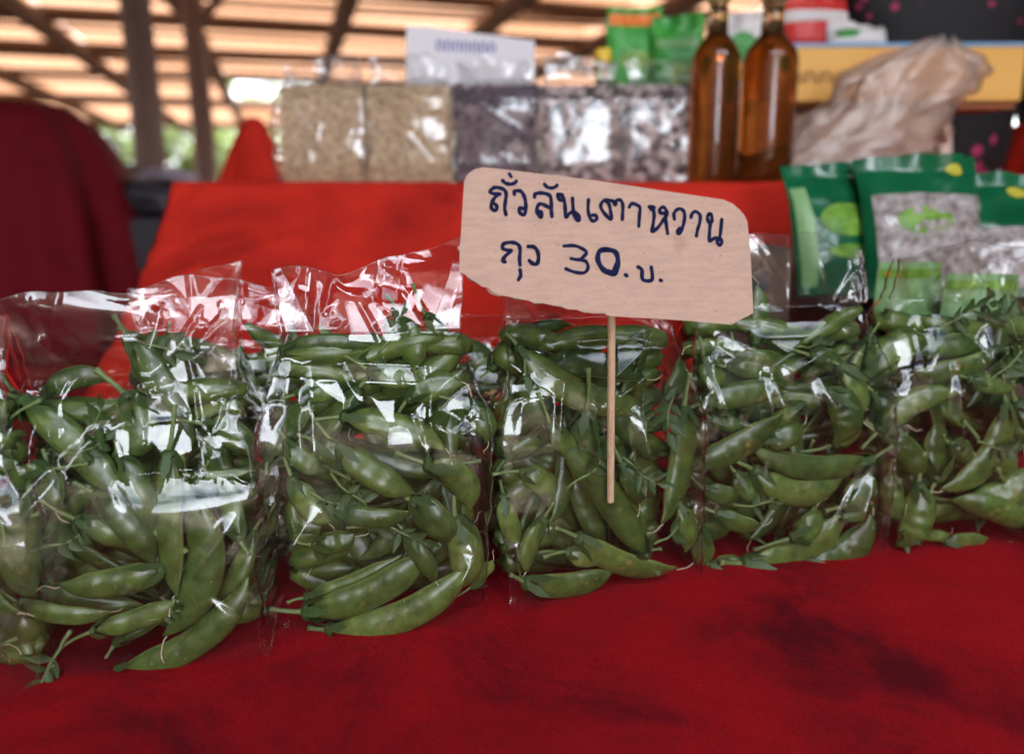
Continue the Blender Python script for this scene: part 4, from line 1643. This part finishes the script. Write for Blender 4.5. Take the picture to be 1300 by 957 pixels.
for i, ((sc, ox, oy), wz, strokes) in enumerate(LETTERS):
    mb = MB()
    for k, st in enumerate(strokes):
        ribbon(mb, zc(st, sc, ox, oy), wz / sc * 1.12, lambda x, y, off: card_pt(x, y, off) - loc0, .0003 + .00006 * k + .00001 * (i % 3), i)
    # each stroke also gets its underside so the ink has body
    mb.build('letter', M['ink'], card_root)

# bamboo skewer
sk_top = card_pt(779, 372, -.0075)
sk_bot_b = B3.unproj(775, 636, B3.front(*[B3.loc(B3.unproj(775, 636, .004))[k] for k in (0, 2)]) - .004)
skm = MB().tube([sk_top - loc0, (sk_top + sk_bot_b) / 2 - loc0, sk_bot_b - loc0], [.0027, .0028, .0027], 10)
skm.build('skewer', M['wood'], card_root)

# ================================================================== REAR DISPLAY GOODS
def grain_mass(B, n, size, m, seed, parent=None, name='seeds'):
    rr = random.Random(seed)
    mb = MB()
    # a packed core right under the surface grains
    for _ in range(n):
        v = rr.uniform(.002, B.vt)
        u = rr.uniform(.004, B.W - .004)
        side = rr.random()
        d = B.front(u, v) + .006 + rr.uniform(0, .004)
        if side < .14:
            u = .006 if rr.random() < .5 else B.W - .006
            d = rr.uniform(.012, B.T - .01)
        p = B.P(u, d, v)
        a = Vector((rr.gauss(0, 1), rr.gauss(0, 1), rr.gauss(0, 1))).normalized() * size * rr.uniform(.7, 1.2)
        b = a.orthogonal().normalized() * size * .55
        c = a.cross(b).normalized() * size * .4
        mb.add([p - a, p + a, p - b, p + b, p - c, p + c], [(0, 2, 5), (0, 5, 3), (0, 3, 4), (0, 4, 2), (1, 5, 2), (1, 3, 5), (1, 4, 3), (1, 2, 4)])
    core = [B.P(u, d, v) for v in (0, B.vs, B.vt) for u, d in ((.003, B.front(B.W / 2, v) + .012), (B.W - .003, B.front(B.W / 2, v) + .012), (B.W - .003, B.T - .006), (.003, B.T - .006))]
    f = [(0, 3, 2, 1), (8, 9, 10, 11)]
    for l in (0, 4):
        f += [(l + i, l + (i + 1) % 4, l + 4 + (i + 1) % 4, l + 4 + i) for i in range(4)]
    mb.add(core, f)
    return mb


rear = [
    (356, 462, 1.06, 'tan', 'plump bag of tan seeds, leftmost on the rear step'),
    (465, 573, 1.06, 'tan', 'bag of tan seeds between another tan bag and the darkest bag'),
    (577, 684, 1.06, 'purple', 'bag of very dark purple beans in front of the white card'),
    (686, 789, 1.06, 'grey', 'bag of grey brown seeds next to the darkest bag'),
    (793, 888, 1.06, 'grey', 'bag of grey brown seeds against the amber bottles')]
RY = TY + .055
for i, (x0, x1, _, mk, lab) in enumerate(rear):
    a, b = at_y(x0 - 2, 236, RY), at_y(x1 + 2, 236, RY)
    a.z = b.z = TZ + .0015
    W_ = (b - a).length
    Bq = Bag(a, b, 20 + i, T=.085, vs=.118, vt=.146, H=.186 + .006 * (i % 2), lean=1.5)
    root = bag_film(Bq, 60 + i, nr=70, ns=150, m=M['film_far'], amp=1.6, name='film', crest_skew=.004 * (-1) ** i)
    tag(root, lab, 'bag', 'clear bags of seeds on the rear step')
    gmb = grain_mass(Bq, 2600 if mk != 'tan' else 3000, .0046 if mk == 'tan' else .0062, M[mk], 80 + i)
    ob = gmb.build('seeds', M[mk])
    tag(ob, {'tan': ['pale tan seeds filling the leftmost seed bag', 'pale tan seeds filling the second seed bag'][i % 2],
             'purple': 'dark purple beans filling the darkest seed bag',
             'grey': ['', '', '', 'mottled grey seeds filling the bag beside the darkest one', 'mottled grey seeds filling the bag beside the bottles'][i]}[mk], 'seeds', kind='stuff')


def bottle(px, y, r_, py_sh, label, cap='gold', z=TZ + .0015, body=.215):
    p = at_y(px, 236, y)
    root = empty('oil_bottle', (p.x, p.y, z))
    tag(root, label, 'bottle', 'bottles of amber oil')
    h = body
    prof = [(r_ * .86, 0), (r_ * .97, .004), (r_, .012), (r_, h * .76), (r_ * .97, h * .80), (r_ * .86, h * .85), (r_ * .60, h * .905), (r_ * .44, h * .94)]
    MB().lathe(prof, 36).build('oil_filled_body', M['oil'], root, smooth=True)
    MB().lathe([(r_ * .41, h * .94), (r_ * .40, h * 1.05), (r_ * .38, h * 1.12), (r_ * .44, h * 1.13), (r_ * .44, h * 1.16)], 28).build('neck', M['neckglass'], root, smooth=True)
    MB().lathe([(r_ * .47, h * 1.16), (r_ * .48, h * 1.17), (r_ * .48, h * 1.27), (r_ * .40, h * 1.285)], 28).build('cap', M[cap], root, smooth=True)
    return root


bottle(902, TY + .045, .0355, 60, 'amber oil bottle right against the grey seed bag', body=.225)
bottle(969, TY + .045, .0400, 60, 'broader amber oil bottle beside the yellow carton', body=.225)
bottle(762, TY + .17, .028, 60, 'amber bottle with a bright yellow cap behind the seed bags', cap='yellow', body=.165)

# white card behind the rear bags
wc = empty('price_sign', tuple(at_y(600, 95, TY + .20)))
tag(wc, 'blurred white card with faded blue writing behind the seed bags', 'sign')
l0 = wc.location
y0 = TY + .20
wp = [at_y(x, y, y0) - l0 for x, y in ((516, 33), (545, 34), (600, 42), (679, 52), (678, 108), (515, 108))]
mb = MB()
mb.add(wp + [p + Vector((0, .003, 0)) for p in wp], [tuple(range(6)), tuple(reversed(range(6, 12)))] + [(i, (i + 1) % 6, 6 + (i + 1) % 6, 6 + i) for i in range(6)])
mb.build('card', M['white'], wc)
for k in range(7):
    x = 556 + k * 11
    yy = 58 + k * .6
    mb = MB()
    ribbon(mb, [(x, yy + 6), (x - 1, yy - 3), (x + 3, yy - 6), (x + 6, yy - 1), (x + 5, yy + 6)], 2.6, lambda a, b, off: at_y(a, b, y0 - off) - l0, .0006, k)
    mb.build('letter', M['inkfaint'], wc)
MB().tube([Vector((0, .006, .02)), Vector((0, .006, TZ - l0.z))], .004, 6).build('skewer', M['wood'], wc)


# pouch: pillow-like sealed packet
def pouch(name, label, group, base, Wd, Hh, Tt, rz, tilt, m, parts=(), cat='packet', seal=.12, seed=0, win=None):
    root = empty(name, base, rz)
    root.rotation_euler = (tilt, 0, rz)
    tag(root, label, cat, group)
    nu, nv = 26, 34

    def prof(a, b, sgn):
        x = (a - .5) * Wd
        z = b * Hh
        e = max(0, 1 - abs(2 * a - 1) ** 3) ** .6 * max(0, min(1, (1 - seal - b) / .35)) ** .7 * min(1, .35 + b * 3)
        wob = .004 * fbm(x * 22 + seed, z * 22, sgn) * (1 - abs(2 * a - 1) ** 4)
        sway = .012 * math.sin(a * 4.4 + seed) * max(0, b - .7) * 3 + .004 * math.sin(a * 19 + seed) * max(0, b - .75) * 3
        return Vector((x, sgn * (Tt / 2 * e + .0006 + (wob if e > .02 else 0)) + sway, z))
    v, f = [], []
    for sgn in (-1, 1):
        k = len(v)
        v += [prof(i / (nu - 1), j / (nv - 1), sgn) for j in range(nv) for i in range(nu)]
        for j in range(nv - 1):
            for i in range(nu - 1):
                q = (k + j * nu + i, k + j * nu + i + 1, k + (j + 1) * nu + i + 1, k + (j + 1) * nu + i)
                f.append(q if sgn < 0 else q[::-1])
    o = link('wrapper', pydata('wrapper', v, f), m, root)
    for (nm, a0, b0, a1, b1, mm, shape) in parts:
        n = 14
        vv, ff = [], []
        for j in range(n):
            for i in range(n):
                x, y = i / (n - 1), j / (n - 1)
                if shape == 'round':
                    qx, qy = 2 * x - 1, 2 * y - 1
                    xx = qx * math.sqrt(max(0, 1 - qy * qy / 2))
                    yy = qy * math.sqrt(max(0, 1 - qx * qx / 2))
                    x, y = xx / 2 + .5, yy / 2 + .5
                p = prof(a0 + (a1 - a0) * x, b0 + (b1 - b0) * y, -1)
                vv.append(p + Vector((0, -.0012, 0)))
        for j in range(n - 1):
            for i in range(n - 1):
                ff.append((j * n + i, j * n + i + 1, (j + 1) * n + i + 1, (j + 1) * n + i))
        link(nm, pydata(nm, vv, ff), mm, root)
    return root


# crates that carry the green pouches, right of the sloping cloth
cb = empty('cardboard_box', (0.288, 1.00, 0.0))
tag(cb, 'small brown cardboard box with dark print just beyond the price card', 'box')
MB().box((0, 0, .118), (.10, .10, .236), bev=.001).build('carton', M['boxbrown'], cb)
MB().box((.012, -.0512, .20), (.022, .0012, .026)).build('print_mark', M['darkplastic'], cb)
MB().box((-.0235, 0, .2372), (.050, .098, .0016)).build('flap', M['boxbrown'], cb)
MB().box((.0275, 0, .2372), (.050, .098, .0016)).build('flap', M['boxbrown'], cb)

bx = empty('wooden_crate', (0.78, 1.02, 0.0), 0)
tag(bx, 'dark low crate under the dark green pouches', 'crate')
for k in range(3):
    for sy in (-1, 1):
        MB().box((0, sy * .12, .03 + .055 * k), (.66, .012, .046)).build('slat', M['timber'], bx)
for k in range(7):
    MB().box((-.285 + k * .095, 0, .172), (.085, .25, .010)).build('slat', M['timber'], bx)
for sx in (-1, 1):
    for sy in (-1, 1):
        MB().box((sx * .31, sy * .105, .084), (.022, .016, .164)).build('corner_post', M['timber'], bx)

G = M['greenfoil']


def P_at(px, y, z):
    p = at_y(px, 240, y)
    return (p.x, y, z)


grp = 'dark green seed pouches'
pouch('seed_pouch', 'dark green pouch in shade with leaf print beside the yellow carton', grp, P_at(1082, .98, .180), .125, .170, .05, R(12), R(-18), G,
      (('print', .22, .40, .80, .66, M['leafprint'], 'round'), ('print', .24, .24, .78, .34, M['leafprint'], 'round'),
       ('light_stripe', .02, .05, .16, .8, M['paleg'], 'rect')), seed=1)
pouch('seed_pouch', 'dark green pouch with a wide silvery window of seeds, in the middle', grp, P_at(1192, .95, .180), .152, .178, .055, R(3), R(-18), G,
      (('window', .06, .06, .95, .70, M['window'], 'rect'), ('print', .20, .40, .66, .60, M['leafprint'], 'round'), ('emblem', .70, .84, .84, .93, M['yprint'], 'round')), seed=2)
pouch('seed_pouch', 'dark green pouch tilted against its neighbour at the right edge', grp, P_at(1306, .93, .180), .15, .164, .055, R(-14), R(-28), G,
      (('window', .08, .06, .92, .50, M['window'], 'rect'), ('emblem', .46, .78, .62, .89, M['yprint'], 'round')), seed=3)
grp = 'pale green packets on the table'
pouch('herb_packet', 'pale green packet standing behind the rightmost pea bag', grp, P_at(1178, .79, .002), .075, .235, .030, R(2), R(-5), M['paleg'], seed=4,
      parts=(('seal_band', .02, .93, .98, .97, M['leafprint'], 'rect'),))
pouch('herb_packet', 'pale green packet half out of the frame at the right', grp, P_at(1268, .77, .002), .075, .225, .030, R(-4), R(-5), M['paleg'], seed=5,
      parts=(('seal_band', .02, .93, .98, .97, M['leafprint'], 'rect'),))

# goods behind the bottles
gy = TY + .24
pouch('snack_packet', 'bright green packet with an orange top behind the seed bags', 'bright green packets', (at_y(800, 240, gy).x, gy, TZ + .13), .095, .165, .04, R(5), R(-3), M['greenpack'],
      (('print', .05, .80, .95, .93, M['orange'], 'rect'), ('print', .2, .35, .8, .55, M['leafprint'], 'round')), seed=6)
pouch('snack_packet', 'darker green packet beside the orange topped one', 'bright green packets', (at_y(853, 240, gy - .03).x, gy - .03, TZ + .13), .085, .145, .04, R(-6), R(-3), M['greenpack'],
      (('print', .10, .62, .9, .72, M['paleg'], 'rect'), ('print', .3, .2, .75, .45, M['leafprint'], 'round')), seed=7)
pouch('snack_packet', 'pale packet with a green leaf between the two oil bottles', 'bright green packets', (at_y(932, 240, gy).x, gy, TZ + .12), .085, .165, .035, R(0), R(-3), M['whitepack'],
      (('leaf_print', .12, .30, .9, .80, M['greenpack'], 'round'),), seed=8)
st = empty('carton', (at_y(850, 240, gy).x, gy + .02, TZ + .0015))
tag(st, 'brown carton carrying the green packets behind the seed bags', 'box')
MB().box((0, 0, .064), (.34, .13, .125), bev=.002).build('carton_body', M['card'], st)
MB().box((0, -.0662, .064), (.34, .0016, .02)).build('tape', M['beige'], st)

# yellow carton with blue lid edge on beige sacks
yb = empty('yellow_carton', (at_y(1139, 240, TY + .20).x, TY + .28, TZ + .135), R(-1))
tag(yb, 'flat orange yellow carton with blue top and brown lettering', 'box')
MB().box((0, 0, .044), (.385, .16, .086), bev=.0015).build('carton_body', M['boxyellow'], yb)
MB().box((0, 0, .0905), (.387, .162, .006), bev=.001).build('blue_top', M['boxblue'], yb)
for k in range(6):
    x = -.178 + k * .0135
    mb = MB()
    lp = [(x, .032), (x, .044), (x + .004, .049), (x + .0085, .044), (x + .0085, .032)] if k % 2 else [(x, .046), (x + .002, .033), (x + .007, .032), (x + .009, .048)]
    ribbon(mb, lp, .0028, lambda a, b, off: Vector((a, -.0815 - off, b)), .0004, k)
    mb.build('letter', M['brownprint'], yb)
MB().box((.10, -.02, -.006), (.18, .10, .008)).build('underside_shadow', M['rustbox'], yb)  # brown slab stands in for the shadow under the carton


def lump(name, label, cat, c, d, m, seed, amp=.18, fr=6.0, z0=None, subdiv=5, sharp=False):
    bm = bmesh.new()
    bmesh.ops.create_icosphere(bm, subdivisions=subdiv, radius=1.0)
    for v in bm.verts:
        p = v.co.copy()
        # squarish sack
        q = Vector([math.copysign(abs(t) ** .6, t) for t in p])
        n = noise.noise(q * fr * .35 + Vector((seed, 0, 0)))
        if sharp:
            n = abs(noise.noise(q * fr * .5 + Vector((seed, 0, 0)))) * 1.6 - .3 + .5 * abs(noise.noise(q * fr + Vector((0, seed, 0))))
        q = q * (1 + amp * n)
        v.co = Vector((q.x * d[0] / 2, q.y * d[1] / 2, max(q.z, -.92) * d[2] / 2 + d[2] * .46))
    me = bpy.data.meshes.new(name)
    bm.to_mesh(me)
    bm.free()
    if not sharp:
        me.shade_smooth()
    o = link(name, me, m, None, c)
    return tag(o, label, cat)


lump('paper_sack', 'pinkish beige paper sack lying under the yellow carton', 'sack', (at_y(1100, 240, TY + .24).x, TY + .30, TZ), (.30, .20, .140), M['beige'], 4, amp=.05)


# crumpled clear bag standing up in front of the carton
def crumpled():
    tp = at_y(1120, 240, TY + .06)
    root = empty('plastic_bag', (tp.x - .02, TY + .07, TZ + .001))
    tag(root, 'crumpled milky plastic bag gathered upward in front of the yellow carton', 'bag')
    nu, nv = 90, 60
    v, f = [], []
    for j in range(nv):
        b = j / (nv - 1)
        cx = -.065 + .16 * b ** 1.0
        rx = .105 * (1 - b) ** .8 + .034 + .028 * math.exp(-((b - .78) / .14) ** 2)
        if b > .9:
            rx *= 1 - (b - .9) * 6
        ry = .045 * (1 - b) ** .5 + .010
        for i in range(nu):
            a = math.tau * i / nu
            pl = 1 + .14 * math.sin(a * 9 + 5 * b) * b + .20 * abs(noise.noise(Vector((math.cos(a) * 4, math.sin(a) * 4, b * 7)))) + .16 * abs(noise.noise(Vector((math.cos(a) * 9, math.sin(a) * 9, b * 15))))
            v.append((cx + rx * math.cos(a) * pl, ry * math.sin(a) * pl, b * .205 * (1 + .05 * math.sin(a * 3 + 1)) + .006 * noise.noise(Vector((a * 3, b * 9, 2)))))
    for j in range(nv - 1):
        for i in range(nu):
            f.append((j * nu + i, j * nu + (i + 1) % nu, (j + 1) * nu + (i + 1) % nu, (j + 1) * nu + i))
    link('wrap', pydata('wrap', v, f, True), M['crumple'], root)
    return root


crumpled()
pouch('snack_packet', 'red and white printed packet behind the amber bottle', 'red printed packets', (at_y(1030, 240, gy + .03).x, gy + .06, TZ + .225), .12, .10, .045, R(4), R(-8), M['redpack'],
      (('white_band', .02, .52, .98, .74, M['whitepack'], 'rect'),), seed=9)
pouch('snack_packet', 'white packet with green print lying on the yellow carton', 'red printed packets', (at_y(1080, 240, gy).x, gy + .02, TZ + .225), .10, .050, .035, R(-4), R(-20), M['whitepack'],
      (('print', .1, .3, .5, .7, M['greenpack'], 'round'),), seed=10)

# ================================================================== LEFT BACKGROUND
def drape(name, label, pts, base, rz, m, folds, seed):
    """cloth hung over a rounded frame: outline profile revolved about a vertical axis with growing folds"""
    nu, nv = 110, 46
    v, f = [], []
    for j in range(nv):
        b = j / (nv - 1)
        # profile: list of (radius_x, radius_y, z)
        t = b * (len(pts) - 1)
        k = min(int(t), len(pts) - 2)
        q = t - k
        rx = pts[k][0] * (1 - q) + pts[k + 1][0] * q
        ry = pts[k][1] * (1 - q) + pts[k + 1][1] * q
        z = pts[k][2] * (1 - q) + pts[k + 1][2] * q
        for i in range(nu):
            a = math.tau * i / nu
            fo = 1 + folds[1] * b * math.sin(a * folds[0] + seed + 1.2 * math.sin(a * 2 + seed)) + .03 * noise.noise(Vector((math.cos(a) * 2, math.sin(a) * 2, b * 3 + seed)))
            e = .75
            cx, sy = math.copysign(abs(math.cos(a)) ** e, math.cos(a)), math.copysign(abs(math.sin(a)) ** e, math.sin(a))
            v.append((rx * cx * fo, ry * sy * fo, z))
    for j in range(nv - 1):
        for i in range(nu):
            f.append((j * nu + i, (j + 1) * nu + i, (j + 1) * nu + (i + 1) % nu, j * nu + (i + 1) % nu))
    f.append(tuple(range(nu)))
    o = link(name, pydata(name, v, f), m, None, base)
    o.rotation_euler.z = rz
    return tag(o, label, 'cloth')


p = at_y(-30, 240, 1.75)
drape('draped_stand', 'big red cloth darkened for shade, draped over a rounded stand at the left edge',
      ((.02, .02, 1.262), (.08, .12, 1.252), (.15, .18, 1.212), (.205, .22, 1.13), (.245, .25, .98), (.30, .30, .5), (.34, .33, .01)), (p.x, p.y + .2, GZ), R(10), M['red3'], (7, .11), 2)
p = at_y(326, 240, 1.9)
drape('draped_stand', 'narrow pointed red cloth drape beside the tan seed bag',
      ((.010, .010, 1.222), (.022, .022, 1.215), (.040, .04, 1.17), (.070, .07, 1.08), (.12, .12, .7), (.17, .16, .01)), (p.x, p.y, GZ), .2, M['red2'], (4, .42), 1)

p = at_y(190, 240, 1.95)
dk = empty('plastic_crate', (p.x, p.y + .1, GZ))
tag(dk, 'black plastic crate in shadow between the red cloths', 'crate')
MB().box((0, 0, .50), (.40, .34, .98), bev=.01).build('crate_body', M['darkplastic'], dk)
for sx in (-1, 1):
    MB().box((sx * .19, 0, 1.0), (.02, .36, .03)).build('rim', M['darkplastic'], dk)
lump('black_sack', 'dark lumpy sack lying on the black crate', 'sack', (p.x - .05, p.y + .08, GZ + .985), (.30, .24, .10), M['darkplastic'], 8, amp=.2)
p = at_y(213, 240, 2.6)
lump('cloth_sack', 'mauve grey sack beyond the black crate', 'sack', (p.x, p.y, GZ + .93), (.18, .16, .20), M['mauve'], 11, amp=.12)
bb = empty('rust_box', (at_y(252, 240, 2.5).x, 2.5, GZ + .93))
tag(bb, 'small rust brown box beside the mauve sack', 'box')
MB().box((0, 0, .065), (.10, .08, .13), bev=.003).build('carton_body', M['rustbox'], bb)
MB().box((0, 0, .1335), (.103, .083, .005), bev=.001).build('lid', M['rustbox'], bb)
tb = empty('side_table', (at_y(230, 240, 2.6).x, 2.62, GZ))
tag(tb, 'plain timber table behind the black crate, sack and rust box on it', 'table')
MB().box((0, 0, .912), (.80, .40, .03)).build('tabletop', M['timber'], tb)
for sx in (-1, 1):
    for sy in (-1, 1):
        MB().box((sx * .36, sy * .16, .448), (.04, .04, .896)).build('leg', M['timber'], tb)
p = at_y(135, 190, 3.4)
gl = empty('glint_jug', (p.x, p.y, GZ))  # jug and stand made up to give the blurred bright glint
tag(gl, 'small white jug added for a bright glint beside the big red drape', 'jug')
MB().lathe([(.03, 1.16), (.04, 1.17), (.042, 1.22), (.03, 1.25), (.014, 1.265), (.014, 1.28)], 20).build('jug_body', M['white'], gl, smooth=True)
MB().tube([(.035, 0, 1.245), (.065, 0, 1.235), (.062, 0, 1.20), (.040, 0, 1.185)], .005, 6).build('handle', M['white'], gl)
MB().box((0, 0, .58), (.25, .25, 1.155)).build('stand', M['timber'], gl)

# red cloth at the far right edge
p = at_y(1330, 240, 1.7)
drape('draped_stand', 'red cloth drape just showing at the right edge behind the pouches',
      ((.02, .02, 1.20), (.08, .08, 1.19), (.10, .10, 1.10), (.12, .12, .6), (.14, .14, .01)), (p.x, p.y, GZ), 0, M['red2'], (6, .1), 4)


# ================================================================== VENDOR (torso behind the yellow carton)
def person():
    base = Vector((at_y(1160, 240, 1.68).x, 1.70, GZ))
    root = empty('person', tuple(base))
    tag(root, 'person in black clothes with pink flower print standing behind the goods', 'person')

    def skin(name, verts, edges, radii, m, sub=2):
        verts = [(x * 1.12, y * 1.1, z * 1.1) for x, y, z in verts]
        radii = [(a * 1.12, b * 1.12) for a, b in radii]
        me_ = bpy.data.meshes.new(name)
        me_.from_pydata(verts, edges, [])
        o = link(name, me_, m, root)
        md = o.modifiers.new("skin", 'SKIN')
        md.use_smooth_shade = True
        lay = me_.skin_vertices[0] if me_.skin_vertices else None
        for i, r_ in enumerate(radii):
            me_.skin_vertices[0].data[i].radius = r_
        me_.skin_vertices[0].data[0].use_root = True
        s = o.modifiers.new("sub", 'SUBSURF')
        s.levels = s.render_levels = sub
        return o
    vs = [(0, 0, .92), (0, 0, 1.08), (0, -.01, 1.24), (0, -.01, 1.36), (0, -.02, 1.44), (0, -.03, 1.50), (0, -.04, 1.60), (0, -.04, 1.68),
          (.19, 0, 1.37), (.26, .00, 1.12), (.28, -.04, .88), (.28, -.05, .80),
          (-.19, 0, 1.37), (-.26, .00, 1.12), (-.28, -.04, .88), (-.28, -.05, .80),
          (.10, 0, .86), (.11, 0, .48), (.11, .02, .08), (.11, -.12, .04),
          (-.10, 0, .86), (-.11, 0, .48), (-.11, .02, .08), (-.11, -.12, .04)]
    es = [(0, 1), (1, 2), (2, 3), (3, 4), (4, 5), (5, 6), (6, 7), (3, 8), (8, 9), (9, 10), (10, 11), (3, 12), (12, 13), (13, 14), (14, 15),
          (0, 16), (16, 17), (17, 18), (18, 19), (0, 20), (20, 21), (21, 22), (22, 23)]
    rad = [(.15, .11), (.14, .10), (.16, .11), (.15, .10), (.06, .06), (.055, .055), (.085, .095), (.06, .07),
           (.062, .06), (.048, .048), (.038, .036), (.03, .024), (.062, .06), (.048, .048), (.038, .036), (.03, .024),
           (.095, .09), (.062, .062), (.04, .04), (.045, .035), (.095, .09), (.062, .062), (.04, .04), (.045, .035)]
    skin('body', vs, es, rad, M['skin'])
    # blouse and long sleeves follow the body
    cv = [vs[0], vs[1], vs[2], vs[3], vs[8], vs[9], vs[10], vs[12], vs[13], vs[14]]
    skin('blouse', cv, [(0, 1), (1, 2), (2, 3), (3, 4), (4, 5), (5, 6), (3, 7), (7, 8), (8, 9)],
         [(.185, .14), (.175, .13), (.19, .135), (.17, .115), (.085, .08), (.072, .07), (.056, .054), (.085, .08), (.072, .07), (.056, .054)], M['floral'])
    skin('trousers', [vs[0], vs[16], vs[17], vs[18], vs[20], vs[21], vs[22]], [(0, 1), (1, 2), (2, 3), (0, 4), (4, 5), (5, 6)],
         [(.17, .13), (.12, .11), (.085, .085), (.07, .07), (.12, .11), (.085, .085), (.07, .07)], M['darkplastic'])
    skin('hair', [(0, .01, 1.56), (0, .0, 1.66), (0, -.03, 1.73)], [(0, 1), (1, 2)], [(.085, .07), (.105, .105), (.07, .08)], M['hair'])
    # five fingers on each hand
    for sx in (1, -1):
        h = Vector((.314 * sx, -.055, .87))
        for k in range(5):
            off = Vector((0, (.024 - .012 * k) * -1.0, -.01))
            a = h + off
            dr = Vector((-.1 * sx, .04 * (k - 2), -.95)).normalized() if k else Vector((-.2 * sx, -.6, -.7)).normalized()
            l = (.045, .062, .070, .064, .050)[k]
            MB().tube([a, a + dr * l * .5, a + dr * l * .85 + Vector((-.004 * sx, 0, 0)), a + dr * l + Vector((-.012 * sx, 0, 0))], [.0095, .009, .008, .006], 8).build('finger', M['skin'], root, smooth=True)
    # face: eyes, nose, mouth, ears
    for sx in (-1, 1):
        MB().lathe([(.002, -.010), (.010, -.005), (.012, 0), (.010, .005), (.002, .010)], 10, (.035 * sx, -.142, 1.77)).build('eye', M['whitepack'], root, smooth=True)
        MB().tube([(.098 * sx, -.03, 1.74), (.108 * sx, -.03, 1.77), (.10 * sx, -.03, 1.80)], [.006, .012, .006], 8).build('ear', M['skin'], root, smooth=True)
    MB().tube([(0, -.144, 1.78), (0, -.163, 1.745), (0, -.146, 1.735)], [.006, .012, .007], 8).build('nose', M['skin'], root, smooth=True)
    MB().tube([(-.022, -.138, 1.708), (0, -.145, 1.705), (.022, -.138, 1.708)], [.003, .006, .003], 8).build('mouth', M['redpack'], root, smooth=True)


person()
print("pods:", len(POD_RECORDS), "hidden:", sum(1 for r in POD_RECORDS if not r[4]))
